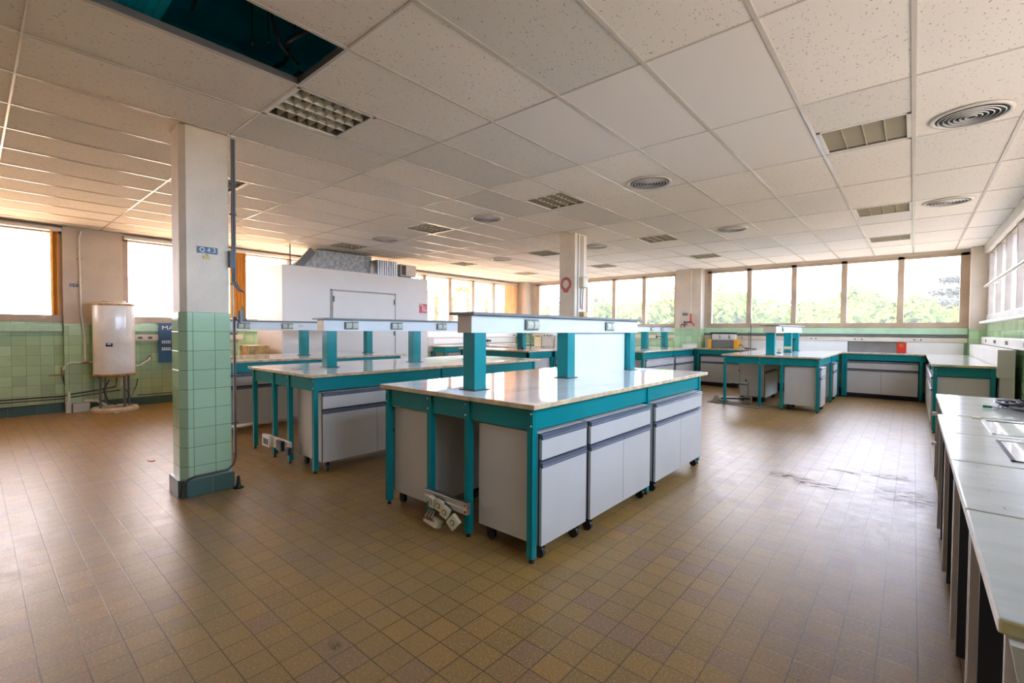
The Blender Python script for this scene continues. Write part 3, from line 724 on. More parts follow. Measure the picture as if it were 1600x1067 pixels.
# ------------------------------------------------------------------ benches
def leg_mb(x, y, sx, sy, z1, w=0.042):
    """angle section: corner at x,y, arms running towards sx, sy; slightly rounded front"""
    b_ = MB()
    a_, g_ = 0.014, 0.0025         # closed section with a shallow groove down each outer face
    q = [(0, 0), (a_, 0), (a_, g_), (a_ + 0.003, g_), (a_ + 0.003, 0), (w, 0), (w, w), (0, w), (0, a_ + 0.003), (g_, a_ + 0.003), (g_, a_), (0, a_)]
    b_.prism([(x + sx * u_, y + sy * v_) for u_, v_ in q], 2, 0.03, z1)
    return b_
def leg(t, x, y, sx, sy, z1=0.895):
    lg = leg_mb(x, y, sx, sy, z1).build('leg', 'teal', t)
    c = (x + sx * 0.02, y + sy * 0.02)
    f_ = MB().cyl((*c, 0.0), (*c, 0.012), 0.016, n=10).cyl((*c, 0.012), (*c, 0.035), 0.008, n=8)
    f_.build('foot', 'black', lg)
    return lg
def worktop(t, x0, y0, x1, y1, z0=0.90, z1=0.93, top='worktop', edge_='wood_edge'):
    return MB().box(x0, y0, z0, x1, y1, z1, (1, 0, 1, 1, 1, 1)).build('worktop', [top, edge_], t, bevel=0.003)
def sockets(t, x, y, z, face, w=0.17, h=0.085):
    """double socket on a face pointing to +x (face='x') or -y"""
    fr_ = MB(); md = MB()
    if face == 'x':
        fr_.box(x, y, z - h / 2, x + 0.012, y + w, z + h / 2)
        for k in range(2):
            y0 = y + 0.008 + k * (w / 2 - 0.002)
            md.prism([(x + 0.010, z - h / 2 + 0.006), (x + 0.028, z - h / 2 + 0.016), (x + 0.034, z), (x + 0.028, z + h / 2 - 0.016), (x + 0.010, z + h / 2 - 0.006)], 1, y0, y0 + w / 2 - 0.013)
    else:
        fr_.box(x, y, z - h / 2, x + w, y - 0.012, z + h / 2)
        for k in range(2): md.box(x + 0.008 + k * (w / 2 - 0.002), y - 0.01, z - h / 2 + 0.008, x + 0.008 + k * (w / 2 - 0.002) + w / 2 - 0.013, y - 0.026, z + h / 2 - 0.008)
    s_ = fr_.build('socket', 'socket_frame', t, bevel=0.003)
    md.build('outlet', 'socket', s_, bevel=0.003)
    return s_

def island(label, xa, xb, ya, yb, legs_x, legs_y, slab, cols, shelf, socks=(), panel=None, group='island lab benches', left_legs=True, lower=0.77, aprons=(True, True, True, True)):
    """double-sided bench: xa..xb between the outer leg faces, ya the end near the camera"""
    t = thing('lab_bench', label, 'lab bench', ((xa + xb) / 2, (ya + yb) / 2, 0), group=group)
    worktop(t, *slab)
    a = MB(); bo = MB(); g = 0.012
    if aprons[0]: a.box(xa + 0.04, ya + g, lower, xb - 0.04, ya + g + 0.02, 0.898)
    if aprons[1]: a.box(xb - g - 0.02, ya + 0.04, lower, xb - g, yb - 0.04, 0.898)
    if aprons[2]: a.box(xa + g, ya + 0.04, lower, xa + g + 0.02, yb - 0.04, 0.898)
    if aprons[3]: a.box(xa + 0.04, yb - g - 0.02, lower, xb - 0.04, yb - g, 0.898)
    a.build('apron', 'teal', t, bevel=0.002)
    for k, x in enumerate(legs_x):
        sx = -1 if k == len(legs_x) - 1 else 1
        for z in (0.80, 0.87): bo.cyl((x + sx * 0.012, ya - 0.001, z), (x + sx * 0.012, ya - 0.006, z), 0.006, n=8)
    bo.build('bolt', 'white', t)
    for k, x in enumerate(legs_x):
        leg(t, x, ya, -1 if k == len(legs_x) - 1 else 1, 1)
        if k in (0, len(legs_x) - 1): leg(t, x, yb, -1 if k else 1, -1)
    for y in legs_y:
        leg(t, xb, y, -1, 1)
        if left_legs: leg(t, xa, y, 1, 1)
    for (x, y, s_) in cols:
        c = MB().box(x, y, 0.93, x + s_, y + 0.115, 1.33).build('shelf_column', 'teal', t, bevel=0.003)
        MB().box(x - 0.02, y - 0.018, 0.930, x + s_ + 0.02, y + 0.133, 0.936).build('base_plate', 'darkgrey', c)
    if shelf:
        sx0, sx1, sy0, sy1 = shelf
        MB().box(sx0, sy0, 1.33, sx1, sy1, 1.452, (0, 0, 1, 0, 0, 0)).build('shelf_box', ['shelf_box', 'end_cap'], t, bevel=0.002)
        MB().box(sx0 - 0.055, sy0 - 0.03, 1.453, sx1 + 0.05, sy1 + 0.05, 1.472).build('shelf_top', 'shelf_top', t, bevel=0.002)
        for y in socks: sockets(t, sx1, y, 1.392, 'x')
    if panel:
        MB().box(*panel).build('back_panel', 'shelf_box', t)
    return t

CAB_Z0, CAB_Z1 = 0.10, 0.755
def cabinet(label, x, y, rz, w, doors, depth=0.5, drawer=True, group='grey base cabinets on castors', casters=True, z0=CAB_Z0, z1=CAB_Z1, single_drawer=True):
    """front faces local +x at x=0, width along +y"""
    t = thing('base_cabinet', label, 'cabinet', (x, y, 0), rz, group)
    MB().box(-depth, 0, z0, -0.02, w, z1, (0, 0, 0, 0, 0, 0)).build('body', 'cabinet', t, world=False, bevel=0.001)
    MB().box(-0.021, 0.0, z0 + 0.002, -0.013, w, z1 - 0.002).build('front_gap_shade', 'black', t, world=False)  # black sheet standing for the shade in the gaps between the fronts
    def handle(p, ya, yb, z):
        b_ = MB().prism([(-0.014, z - 0.006), (0.010, z - 0.006), (0.016, z + 0.002), (0.010, z + 0.008), (0.012, z + 0.020), (0.0, z + 0.026), (-0.014, z + 0.026)], 1, ya, yb)
        b_.build('handle', 'handle', p, world=False, bevel=0.001)
    dz = 0.585 if drawer else z1 - 0.012
    if drawer:
        d = MB().box(-0.014, 0.001, 0.602, 0.006, w - 0.001, z1 - 0.032).build('drawer', 'cabinet', t, world=False, bevel=0.001)
        handle(d, 0.001, w - 0.001, z1 - 0.030)
    ww = w / doors
    for k in range(doors):
        d = MB().box(-0.012, k * ww + 0.002, z0, 0.006, (k + 1) * ww - 0.002, dz - 0.026).build('door', 'cabinet', t, world=False, bevel=0.001)
        handle(d, k * ww + 0.002, (k + 1) * ww - 0.002, dz - 0.024)
    if casters:
        for cx_ in (-0.05, -depth + 0.06):
            for cy_ in (0.06, w - 0.06):
                c = MB().cyl((cx_, cy_ - 0.012, 0.034), (cx_, cy_ + 0.012, 0.034), 0.034, n=16).build('caster', 'black', t, world=False)
                MB().box(cx_ - 0.03, cy_ - 0.018, 0.055, cx_ + 0.025, cy_ - 0.013, z0).box(cx_ - 0.03, cy_ + 0.013, 0.055, cx_ + 0.025, cy_ + 0.018, z0).box(cx_ - 0.04, cy_ - 0.03, z0 - 0.008, cx_ + 0.03, cy_ + 0.03, z0).build('fork', 'black', c, world=False)
    return t

# bench A, nearest
island('nearest island bench with glossy worktop, teal legs and a raised shelf, closest to the camera', -3.08, -1.635, 2.09, 4.86, (-3.08, -2.58, -2.20, -1.635), (3.61,),
       (-3.105, 2.055, -1.60, 4.97), [(-2.395, 2.26, 0.115), (-2.395, 3.40, 0.115), (-2.395, 4.585, 0.115)], (-2.42, -2.28, 2.23, 4.75), (2.80, 4.04), panel=(-2.36, 3.53, 0.931, -2.34, 4.57, 1.33))
cabinet('single-door cabinet with one drawer under the front corner of the nearest bench', -1.61, 2.135, 0, 0.485, 1, 0.5)
cabinet('two-door cabinet with a wide drawer left of the middle leg of the nearest bench', -1.60, 2.655, 0, 0.92, 2, 0.5)
cabinet('two-door cabinet with a wide drawer at the far end of the nearest bench', -1.60, 3.68, 0, 1.10, 2, 0.5)
cabinet('grey cabinet on the left side of the nearest bench, its plain side facing the camera', -3.055, 2.70, R(180), 0.56, 1, 0.46)
cabinet('grey cabinet on the left side of the nearest bench, second from the front', -3.055, 3.60, R(180), 0.86, 2, 0.46)
# crossbar low between the middle legs
t = thing('cable_rail', 'aluminium cable rail low between the middle legs of the nearest bench', 'cable rail', (-2.36, 2.05, 0.2))
MB().box(-2.56, 2.055, 0.165, -2.135, 2.085, 0.245).box(-2.56, 2.048, 0.235, -2.135, 2.056, 0.245).box(-2.56, 2.048, 0.200, -2.135, 2.056, 0.206).build('rail', 'steel', t, bevel=0.002)
MB().cyl((-2.155, 2.056, 0.225), (-2.155, 2.050, 0.225), 0.007, n=8).cyl((-2.155, 2.056, 0.182), (-2.155, 2.050, 0.182), 0.008, n=8).build('bolt', 'red', t)
def loose_socket(x, z, rot, label, s=0.062):
    t = thing('power_socket', label, 'power socket', (x, 2.03, z))
    from mathutils import Euler
    Rm = Euler(rot).to_matrix()
    c = Vector((x, 2.03, z))
    MB().rbox(c, (s, 0.030, s * 1.15), rot).build('body', 'cream', t, bevel=0.004)
    f_ = Rm @ Vector((0, -0.017, 0))
    u_ = Rm @ Vector((0, -1, 0))
    MB().cyl(c + f_, c + f_ - u_ * 0.006, 0.019, n=20).build('recess', 'darkgrey', t)
    MB().cyl(c + f_ * 1.1, c + f_ * 0.9, 0.014, n=20).build('inset', 'cream', t)
    pins = MB()
    for k in (-1, 1): 
        q = c + f_ * 1.15 + Rm @ Vector((0.007 * k, 0, 0)); pins.cyl(q, q - u_ * 0.004, 0.0028, n=8)
    pins.build('pin_hole', 'black', t)
    return t
loose_socket(-2.445, 0.185, (0, R(2), R(-12)), 'cream power socket hanging upright at the left of the loose row under the nearest bench')
loose_socket(-2.375, 0.180, (0, R(12), R(4)), 'cream power socket second from the left on the loose row under the nearest bench')
loose_socket(-2.315, 0.150, (0, R(24), R(10)), 'tilted cream power socket third in the loose row under the nearest bench')
loose_socket(-2.235, 0.105, (0, R(42), R(8)), 'large cream power socket turned on its corner in front of the others', 0.074)
t = thing('terminal_block', 'pale terminal block with bare wires lying under the loose sockets', 'terminal block', (-2.44, 2.03, 0.05))
MB().rbox((-2.44, 2.03, 0.055), (0.13, 0.06, 0.05), (R(-20), R(8), 0)).build('body', 'cream', t, bevel=0.004)
wb = MB()
for k in range(9): wb.tube([(-2.49 + k * 0.012, 2.00, 0.07), (-2.48 + k * 0.011, 1.985, 0.10), (-2.45 + k * 0.007, 2.01, 0.14)], 0.003, 6, k % 3)
wb.build('wire', ['darkgrey', 'crate', 'pipe_dark'], t)

# bench B, behind it to the left
island('second island bench from the front, longer, with an empty bay at its near left', -5.63, -4.19, 2.07, 5.40, (-5.63, -5.11, -4.75, -4.19), (3.62,),
       (-5.66, 2.035, -4.155, 5.50), [(-4.95, 2.54, 0.115), (-4.95, 3.70, 0.115), (-4.95, 4.86, 0.115)], (-4.98, -4.83, 2.50, 5.05), (2.74, 3.35, 4.07), left_legs=False)
cabinet('wide two-door cabinet with one drawer under the second bench, nearest the camera', -4.165, 2.14, 0, 1.16, 2, 0.5)
cabinet('two-door cabinet under the second bench, behind the corner of the nearest bench', -4.165, 3.68, 0, 1.10, 2, 0.5)
t = thing('cable_rail', 'white socket rail low between the legs of the second bench', 'cable rail', (-4.9, 2.05, 0.18))
MB().box(-5.17, 2.03, 0.13, -4.62, 2.06, 0.235).build('rail', 'beige_trunk', t, bevel=0.003)
MB().box(-5.19, 2.00, 0.125, -5.02, 2.03, 0.245).build('socket_unit', 'white', t, bevel=0.003)
sm_ = MB()
for x in (-5.15, -5.09): sm_.box(x, 1.993, 0.15, x + 0.045, 2.001, 0.21)
sm_.build('outlet', 'socket_frame', t)
MB().box(-4.84, 1.995, 0.135, -4.72, 2.03, 0.235).build('bracket', 'darkgrey', t, bevel=0.003)
MB().box(-4.64, 2.0, 0.12, -4.58, 2.04, 0.19).build('bracket', 'darkgrey', t, bevel=0.003)

# bench C, third
island('third island bench from the front, partly hidden behind the tiled pillar', -8.10, -6.70, 2.0, 4.85, (-8.10, -7.6, -7.2, -6.70), (3.4,),
       (-8.13, 1.97, -6.66, 4.96), [(-7.46, 2.3, 0.115), (-7.46, 3.44, 0.115), (-7.46, 4.60, 0.115)], (-7.48, -7.33, 2.2, 4.75), (2.50, 3.12))
cabinet('two-door cabinet under the third bench, seen between the pillar and the second bench', -6.675, 2.10, 0, 1.14, 2, 0.5)
cabinet('two-door cabinet at the far end of the third bench', -6.675, 3.48, 0, 1.14, 2, 0.5)
tag(MB().cyl((-7.33, 3.42, 1.40), (-7.32, 3.42, 1.40), 0.03, n=16).build('round_socket', 'socket'), 'small round socket on the shelf of the third bench', 'power socket')

# bench D: right-hand island running to the back counter
island('island bench at the right running up to the back wall counter', -2.66, -1.165, 9.13, 11.86, (-2.66, -2.07, -1.73, -1.165), (10.72,),
       (-2.69, 9.10, -1.13, 11.90), [(-2.03, 9.45, 0.14), (-2.03, 10.98, 0.14), (-2.03, 11.75, 0.14)], (-2.07, -1.86, 9.42, 11.95), (9.9,), aprons=(True, True, True, False))
cabinet('grey cabinet under the right corner of the far right island, plain side forward', -1.145, 9.19, 0, 0.52, 1, 0.53)
cabinet('grey cabinet on the right side of the far right island, behind its middle leg', -1.145, 10.80, 0, 0.52, 1, 0.5)
cabinet('two-door cabinet standing back under the left of the far right island', -2.62, 10.95, R(180), 0.0 + 0.95, 2, 0.5)
cabinet('grey cabinet under the left half of the far right island, between two teal legs', -2.10, 9.80, 0, 0.95, 2, 0.45)

# bench E
island('island bench in the distance behind the nearest one, joining the back counter', -5.6, -4.19, 9.0, 11.86, (-5.6, -5.1, -4.7, -4.19), (10.6,),
       (-5.63, 8.97, -4.155, 11.90), [(-4.97, 10.55, 0.14), (-4.97, 11.72, 0.14)], (-4.99, -4.80, 9.8, 12.05), (10.7, 11.3), aprons=(True, True, True, False))
cabinet('cabinet with a wide drawer under the far island behind the nearest bench', -4.165, 9.10, 0, 1.45, 2, 0.5)
cabinet('cabinet beside the inner corner of the back counter, right of the far island', -4.165, 10.68, 0, 1.15, 2, 0.5)

# F: counter along the back wall
t = thing('lab_counter', 'long white counter with teal apron along the back wall windows', 'counter', (-2, 12.2, 0))
worktop(t, -5.6, 11.90, 0.19, 12.18)
MB().box(-4.11, 12.18, 0.90, 0.19, 12.46, 0.93, (1, 0, 1, 1, 1, 1)).box(-5.6, 12.18, 0.90, -4.81, 12.46, 0.93, (1, 0, 1, 1, 1, 1)).build('worktop', ['worktop', 'wood_edge'], t)
a = MB().box(-4.19, 11.925, 0.78, -2.68, 11.945, 0.898).box(-1.13, 11.925, 0.78, 0.19, 11.945, 0.898)
a.build('apron', 'teal', t, bevel=0.002)
for x, s_ in ((-4.17, 1), (-2.70, -1), (-1.12, 1), (0.15, -1)): leg(t, x, 11.905, s_, 1)
for x, s_ in ((-4.10, 1), (-1.07, 1)): leg(t, x, 11.905, s_, 1)
cabinet('wide two-door cabinet under the back counter, between the right island and the corner', -1.03, 11.93, R(-90), 1.12, 2, 0.48, casters=False, z0=0.10)
cabinet('two-door cabinet under the back counter, left of the right island', -4.02, 11.93, R(-90), 1.12, 2, 0.48, casters=False)
tag(MB().box(-4.1, 12.02, 0, 0.12, 12.45, 0.095).build('plinth', 'black'), 'black recessed plinth under the back counter cabinets', 'plinth')
t = thing('raceway', 'beige electrical raceway along the back wall above the counter', 'raceway', (-2, 12.45, 1.2))
MB().box(-4.12, 12.44, 1.155, 0.79, 12.50, 1.245).box(XL + 0.5, 12.44, 1.155, -4.80, 12.50, 1.245).build('trunking', 'beige_trunk', t, bevel=0.003)
MB().box(-4.12, 12.45, 1.262, 0.79, 12.50, 1.295).build('dark_line', 'pipe_grey', t)  # dark line between the ledge and the raceway
sk_ = MB()
for x in (-0.95, -0.83, 0.02, 0.12, -1.75, -1.66, -3.2): sk_.cyl((x, 12.44, 1.2), (x, 12.434, 1.2), 0.016, n=10)
sk_.build('outlet', 'socket_frame', t)
t = thing('splashback', 'white splashback panels standing on the back counter', 'splashback', (-1, 12.45, 1))
MB().box(-4.10, 12.455, 0.93, -1.08, 12.475, 1.15).box(-0.13, 12.455, 0.93, 0.74, 12.475, 1.15).build('panel', 'white', t)
MB().box(-1.06, 12.45, 0.93, -0.26, 12.475, 1.13).build('panel', 'steel', t, label='grey metal panel')
t = thing('alarm_box', 'bright red box with a round dial on the back counter splashback', 'alarm box', (-0.15, 12.44, 1.04))
MB().box(-0.25, 12.42, 0.935, -0.10, 12.452, 1.14).build('body', 'red', t, bevel=0.004)
MB().cyl((-0.175, 12.42, 1.075), (-0.175, 12.41, 1.075), 0.03, n=20).build('dial', 'yellow', t)
MB().cyl((-0.175, 12.411, 1.075), (-0.175, 12.400, 1.075), 0.014, n=16).build('button', 'black', t)

# G: counter along the right wall, box behind it, raceway
t = thing('lab_counter', 'white counter with teal end apron along the right-hand wall', 'counter', (0.5, 10, 0))
worktop(t, 0.19, 8.36, 0.79, 11.90, edge_='yellow_edge')
worktop(t, 0.19, 11.90, 0.79, 12.46).name = 'worktop'
MB().box(0.24, 8.44, 0.77, 0.79, 8.46, 0.898).box(0.235, 8.44, 0.77, 0.255, 11.9, 0.898).build('apron', 'teal', t, bevel=0.002)
leg(t, 0.215, 8.42, 1, 1); leg(t, 0.80, 8.42, -1, 1); leg(t, 0.215, 10.2, 1, 1)
bo = MB()
for z in (0.81, 0.86): bo.cyl((0.24, 8.42, z), (0.24, 8.412, z), 0.006, n=8)
bo.build('bolt', 'white', t)
MB().box(0.26, 8.47, 0.10, 0.755, 8.485, 0.76).build('end_panel', 'cabinet', t)
for k, lb in enumerate(('first cabinet along the right-hand wall counter, behind its teal leg', 'second cabinet along the right-hand wall counter', 'last cabinet along the right-hand wall counter, by the corner')):
    cabinet(lb, 0.205, 8.50 + 1.12 * (k + 1), R(180), 1.08, 2, 0.5)
t = thing('service_box', 'white boxed service duct standing behind the right-hand counter', 'service duct', (0.87, 10, 0.8))
MB().box(0.80, 8.33, 0.79, 0.955, 12.15, 1.14, (0, 0, 1, 0, 0, 0)).build('duct_body', ['white', 'cabinet'], t, bevel=0.003)  # lit long side and top painted white, end face left in grey laminate
MB().box(0.83, 8.36, 0, 0.96, 12.1, 0.79).build('lower_panel', 'cabinet', t)
t = thing('raceway', 'white electrical raceway with sockets along the right-hand wall', 'raceway', (0.98, 6, 1.22))
MB().box(0.955, 1.0, 1.15, XR, 12.2, 1.275).build('trunking', 'white', t, bevel=0.004)
sk_ = MB()
for y in (9.0, 9.12, 10.2, 10.33, 11.4, 7.6, 7.72): sk_.box(0.948, y, 1.19, 0.956, y + 0.07, 1.24)
sk_.build('outlet', 'socket_frame', t)

# H: sink bench with brown top, K behind it, J along the far left wall
t = thing('sink_bench', 'far bench with a brown tiled top, taps and a teal riser', 'lab bench', (-7, 7.8, 0))
MB().box(-8.0, 7.40, 0.90, -5.92, 8.32, 0.925, (1, 0, 1, 1, 1, 1)).build('worktop', ['brown_top', 'wood_edge'], t, bevel=0.002)
MB().box(-7.95, 7.43, 0.77, -5.97, 7.45, 0.898).box(-5.97, 7.43, 0.77, -5.95, 8.30, 0.898).build('apron', 'teal', t)
leg(t, -5.95, 8.25, -1, 1); leg(t, -5.95, 7.43, -1, 1); leg(t, -7.95, 7.43, 1, 1)
MB().box(-6.74, 8.02, 0.925, -6.58, 8.14, 1.36).build('riser', 'teal', t, bevel=0.003)
fa = thing('lab_tap', 'dark swan-neck lab tap on the brown-topped sink bench', 'tap', (-6.3, 7.9, 0.93))
MB().tube([(-6.30, 7.95, 0.925), (-6.30, 7.95, 1.22), (-6.33, 7.94, 1.265), (-6.42, 7.93, 1.275), (-6.50, 7.92, 1.24), (-6.51, 7.92, 1.18)], 0.009).build('spout', 'darkgrey', fa)
MB().cyl((-6.52, 7.8, 0.925), (-6.52, 7.8, 0.99), 0.018, n=10).cyl((-6.40, 7.8, 0.925), (-6.40, 7.8, 0.99), 0.018, n=10).build('base', 'black', fa)
MB().tube([(-6.85, 8.0, 1.24), (-6.72, 7.98, 1.22), (-6.64, 7.97, 1.12), (-6.58, 7.95, 0.98)], 0.007).build('hose', 'black', fa)
MB().box(-7.9, 7.5, 0.0, -6.02, 8.28, 0.76).build('cupboard', 'cabinet', t)
t = thing('lab_bench', 'white-topped bench beyond the sink bench, carrying the small ovens', 'lab bench', (-7, 9.5, 0))
worktop(t, -7.4, 8.36, -5.95, 11.90)
MB().box(-7.35, 8.38, 0.77, -5.99, 8.40, 0.898).box(-6.0, 8.38, 0.77, -5.98, 11.88, 0.898).build('apron', 'teal', t)
for y in (8.38, 9.6, 11.0): leg(t, -5.98, y, -1, 1)
leg(t, -7.36, 8.38, 1, 1)
for k, lb in enumerate(('first grey cabinet under the oven bench, right after the sink bench', 'second grey cabinet under the oven bench', 'third grey cabinet under the oven bench')):
    cabinet(lb, -5.96, 8.45 + 1.15 * k, 0, 1.08, 2, 0.5, casters=False)
def appliance(x, y, w, d, h, mat, label, nm, door='darkgrey', z=0.93, dia=False):
    t = thing(nm, label, 'lab appliance', (x, y, z))
    MB().box(x, y, z + 0.01, x + w, y + d, z + h).build('body', mat, t, bevel=0.006)
    MB().box(x + w * 0.08, y - 0.008, z + h * 0.12, x + w * 0.92, y, z + h * 0.72).build('door', door, t, bevel=0.003)
    kb = MB()
    for k in range(3): kb.cyl((x + w * (0.25 + 0.25 * k), y, z + h * 0.86), (x + w * (0.25 + 0.25 * k), y - 0.02, z + h * 0.86), 0.012, n=10)
    kb.build('knob', 'black', t)
    ft = MB()
    for a_ in (0.1, 0.9):
        for b2 in (0.1, 0.9): ft.cyl((x + w * a_, y + d * b2, z), (x + w * a_, y + d * b2, z + 0.012), 0.012, n=8)
    ft.build('foot', 'black', t)
    return t
appliance(-7.33, 9.4, 0.22, 0.3, 0.32, 'cream', 'cream box-shaped lab oven left of the others behind the sink tap', 'lab_oven', 'cream')
appliance(-7.08, 9.4, 0.34, 0.3, 0.34, 'cabinet', 'grey lab oven in the middle of the far bench', 'lab_oven', 'cabinet')
appliance(-6.70, 9.42, 0.5, 0.3, 0.30, 'white', 'white lab appliance with black knobs at the right on the far bench', 'lab_oven', 'shelf_box')
t = thing('lab_counter', 'far counter with teal apron along the left-hand windows', 'counter', (-9.5, 10, 0))
worktop(t, -10.2, 8.0, -9.15, 11.9)
worktop(t, -9.15, 9.1, -7.45, 9.75)
MB().box(-9.6, 8.02, 0.77, -9.19, 8.04, 0.898).box(-9.2, 8.04, 0.77, -9.18, 11.9, 0.898).box(-9.18, 9.11, 0.80, -7.45, 9.13, 0.898).build('apron', 'teal', t)
leg(t, -9.62, 8.01, 1, 1); leg(t, -9.18, 8.01, -1, 1)
for y in (9.4, 11.0): leg(t, -9.18, y, -1, 1)
leg(t, -7.46, 9.12, -1, 1)
MB().box(-10.2, 8.2, 0.0, -9.25, 11.8, 0.75).build('cupboard', 'cabinet', t)
t = thing('service_box', 'beige boxed duct at the end of the far left counter', 'service duct', (-10, 9, 0.8))
MB().box(-10.25, 7.9, 0.78, -9.72, 8.1, 1.15).build('duct_body', 'cabinet', t)
MB().box(-10.25, 7.95, 0.0, -9.78, 8.05, 0.78).build('lower_panel', 'green_ledge', t)
t = thing('raceway', 'long white raceway under the far left windows', 'raceway', (-10.2, 10, 1.2))
MB().box(XL, 7.3, 1.13, XL + 0.12, 12.1, 1.33).build('trunking', 'white', t, bevel=0.004)
MB().box(XL, 7.3, 0.94, XL + 0.06, 12.1, 1.12).build('splash_panel', 'white', t)
t = thing('binocular_clamp', 'small dark instrument standing on the far left counter', 'lab instrument', (-9.0, 9.3, 0.93))
MB().cyl((-8.95, 9.3, 0.93), (-8.95, 9.3, 1.06), 0.015, n=10).box(-9.10, 9.24, 1.03, -8.80, 9.36, 1.09).box(-9.04, 9.25, 0.93, -8.86, 9.35, 0.945).build('body', 'darkgrey', t)
MB().cyl((-9.10, 9.22, 1.02), (-9.10, 9.22, 1.12), 0.025, n=12).cyl((-8.80, 9.22, 1.02), (-8.80, 9.22, 1.10), 0.022, n=12).build('eyepiece', 'black', t)

# ------------------------------------------------------------------ foreground desks along the right wall
def desk(y0, y1, label, near=False, tray=None, x0=0.135, x1=0.97, pan=None):
    t = thing('desk', label, 'desk', ((x0 + x1) / 2, (y0 + y1) / 2, 0), group='pale desks lined up along the right-hand wall')
    b_ = MB().box(x0, y0, 0.768, x1, y1, 0.80, (1, 0, 1, 1, 2, 1))
    b_.build('desk_top', ['desk', 'yellow_edge', 'white'], t, bevel=0.006)
    MB().box(x0 + 0.012, y0 + 0.008, 0.03, x0 + 0.75, y0 + 0.028, 0.766).build('side_panel', 'rail_white', t)
    MB().box(x0 + 0.012, y1 - 0.028, 0.03, x0 + 0.75, y1 - 0.008, 0.766).build('side_panel', 'rail_white', t)
    py = pan if pan is not None else y1 - 0.14
    MB().box(x0 + 0.025, py, 0.012, x0 + 0.60, py + 0.02, 0.766).build('inner_panel', 'darkgrey', t)
    MB().box(x0 + 0.10, y0 + 0.03, 0.60, x0 + 0.12, y1 - 0.03, 0.766).build('rear_rail', 'darkgrey', t)
    ft = MB()
    for y in (y0 + 0.018, y1 - 0.018):
        for x in (x0 + 0.05, x0 + 0.70): ft.cyl((x, y, 0), (x, y, 0.03), 0.012, n=8)
    ft.cyl((x0 + 0.1, py + 0.01, 0), (x0 + 0.1, py + 0.01, 0.014), 0.012, n=8)
    ft.build('foot', 'black', t)
    return t
d1 = desk(1.29, 2.025, 'nearest pale desk with a yellowed chipped edge, bottom right corner')
desk(2.035, 2.77, 'second desk from the camera, plain worn pale top', pan=2.64)
desk(2.78, 3.52, 'third desk from the camera, with an inset glass plate', pan=3.38)
desk(3.53, 4.26, 'fourth desk from the camera, with an inset metal tray', pan=4.08)
desk(4.29, 5.66, 'farthest desk of the row, glass-topped, carrying the cable bundle', x0=0.165, pan=5.2)
t = thing('inset_plate', 'bluish glass plate let into the third desk top', 'plate', (0.66, 3.15, 0.80))
MB().box(0.34, 2.92, 0.8005, 0.95, 3.40, 0.803).build('glass_plate', 'worktop', t)
MB().box(0.33, 2.90, 0.8005, 0.345, 3.41, 0.8045).box(0.33, 2.90, 0.8005, 0.96, 2.912, 0.8045).box(0.33, 3.40, 0.8005, 0.96, 3.41, 0.8045).build('black_trim', 'black', t)
t = thing('inset_tray', 'shallow steel tray let into the fourth desk top', 'tray', (0.66, 3.9, 0.80))
MB().box(0.35, 3.62, 0.8005, 0.95, 4.12, 0.802).build('tray_floor', 'worktop', t)
MB().box(0.335, 3.62, 0.8005, 0.352, 4.13, 0.806).build('rim', 'white', t)
MB().box(0.335, 4.12, 0.8005, 0.96, 4.135, 0.805).build('rim', 'black', t)
MB().lathe([(0.0, 0.0), (0.07, 0.0), (0.075, 0.001), (0.0, 0.0012)], (0.66, 3.85, 0.8022), 18).build('rust_stain', 'shelf_top', t)
MB().box(0.165, 4.265, 0.78, 0.97, 4.285, 0.795).build('black_gap', 'black', None); bpy.data.objects['black_gap'].name = 'gap_shade_strip'  # black strip painted in for the shaded gap between two desks
tag(bpy.data.objects['gap_shade_strip'], 'black strip standing for the shade in the gap between the fourth and farthest desks', 'strip')
t = thing('desk_bracket', 'slanted grey steel bracket under the end of the nearest desk', 'bracket', (0.16, 1.27, 0.1))
MB().prism([(0.15, 0.766), (0.30, 0.766), (0.30, 0.0), (0.28, 0.0)], 1, 1.262, 1.286).build('plate', 'shelf_box', t)
MB().tube([(0.205, 1.258, 0.735), (0.215, 1.256, 0.715), (0.222, 1.254, 0.700)], 0.0025).tube([(0.222, 1.256, 0.695), (0.232, 1.256, 0.66), (0.236, 1.256, 0.645)], 0.0018).box(0.214, 1.252, 0.690, 0.224, 1.262, 0.706).build('hook', 'pipe_white', t)
tag(MB().box(0.335, 1.5, 0.0, 0.85, 1.98, 0.76).build('pedestal', 'darkgrey', bevel=0.004), 'dark pedestal under the nearest desk', 'pedestal')
tag(MB().cyl((0.32, 4.60, 0.80), (0.32, 4.60, 0.806), 0.0, 0.0, 6).box(0.30, 4.20, 0.80, 0.34, 4.26, 0.806).build('chip', 'stone'), 'broken corner chip on the edge of the fourth desk', 'chip')
# brown posts at the end of the row
tag(MB().box(0.175, 5.86, 0.0, 0.20, 5.90, 0.70).build('wooden_post', 'mat'), 'slim brown post standing between the desks and the wall counter', 'post')
t = thing('wooden_post', 'slim pale post with two white hinge tabs at the end of the desks', 'post', (0.205, 5.715, 0))
MB().box(0.19, 5.70, 0.0, 0.225, 5.73, 0.74).build('post', 'yellow_edge', t)
for z in (0.60, 0.33): MB().box(0.145, 5.68, z, 0.20, 5.701, z + 0.03).build('hinge_tab', 'white', t)
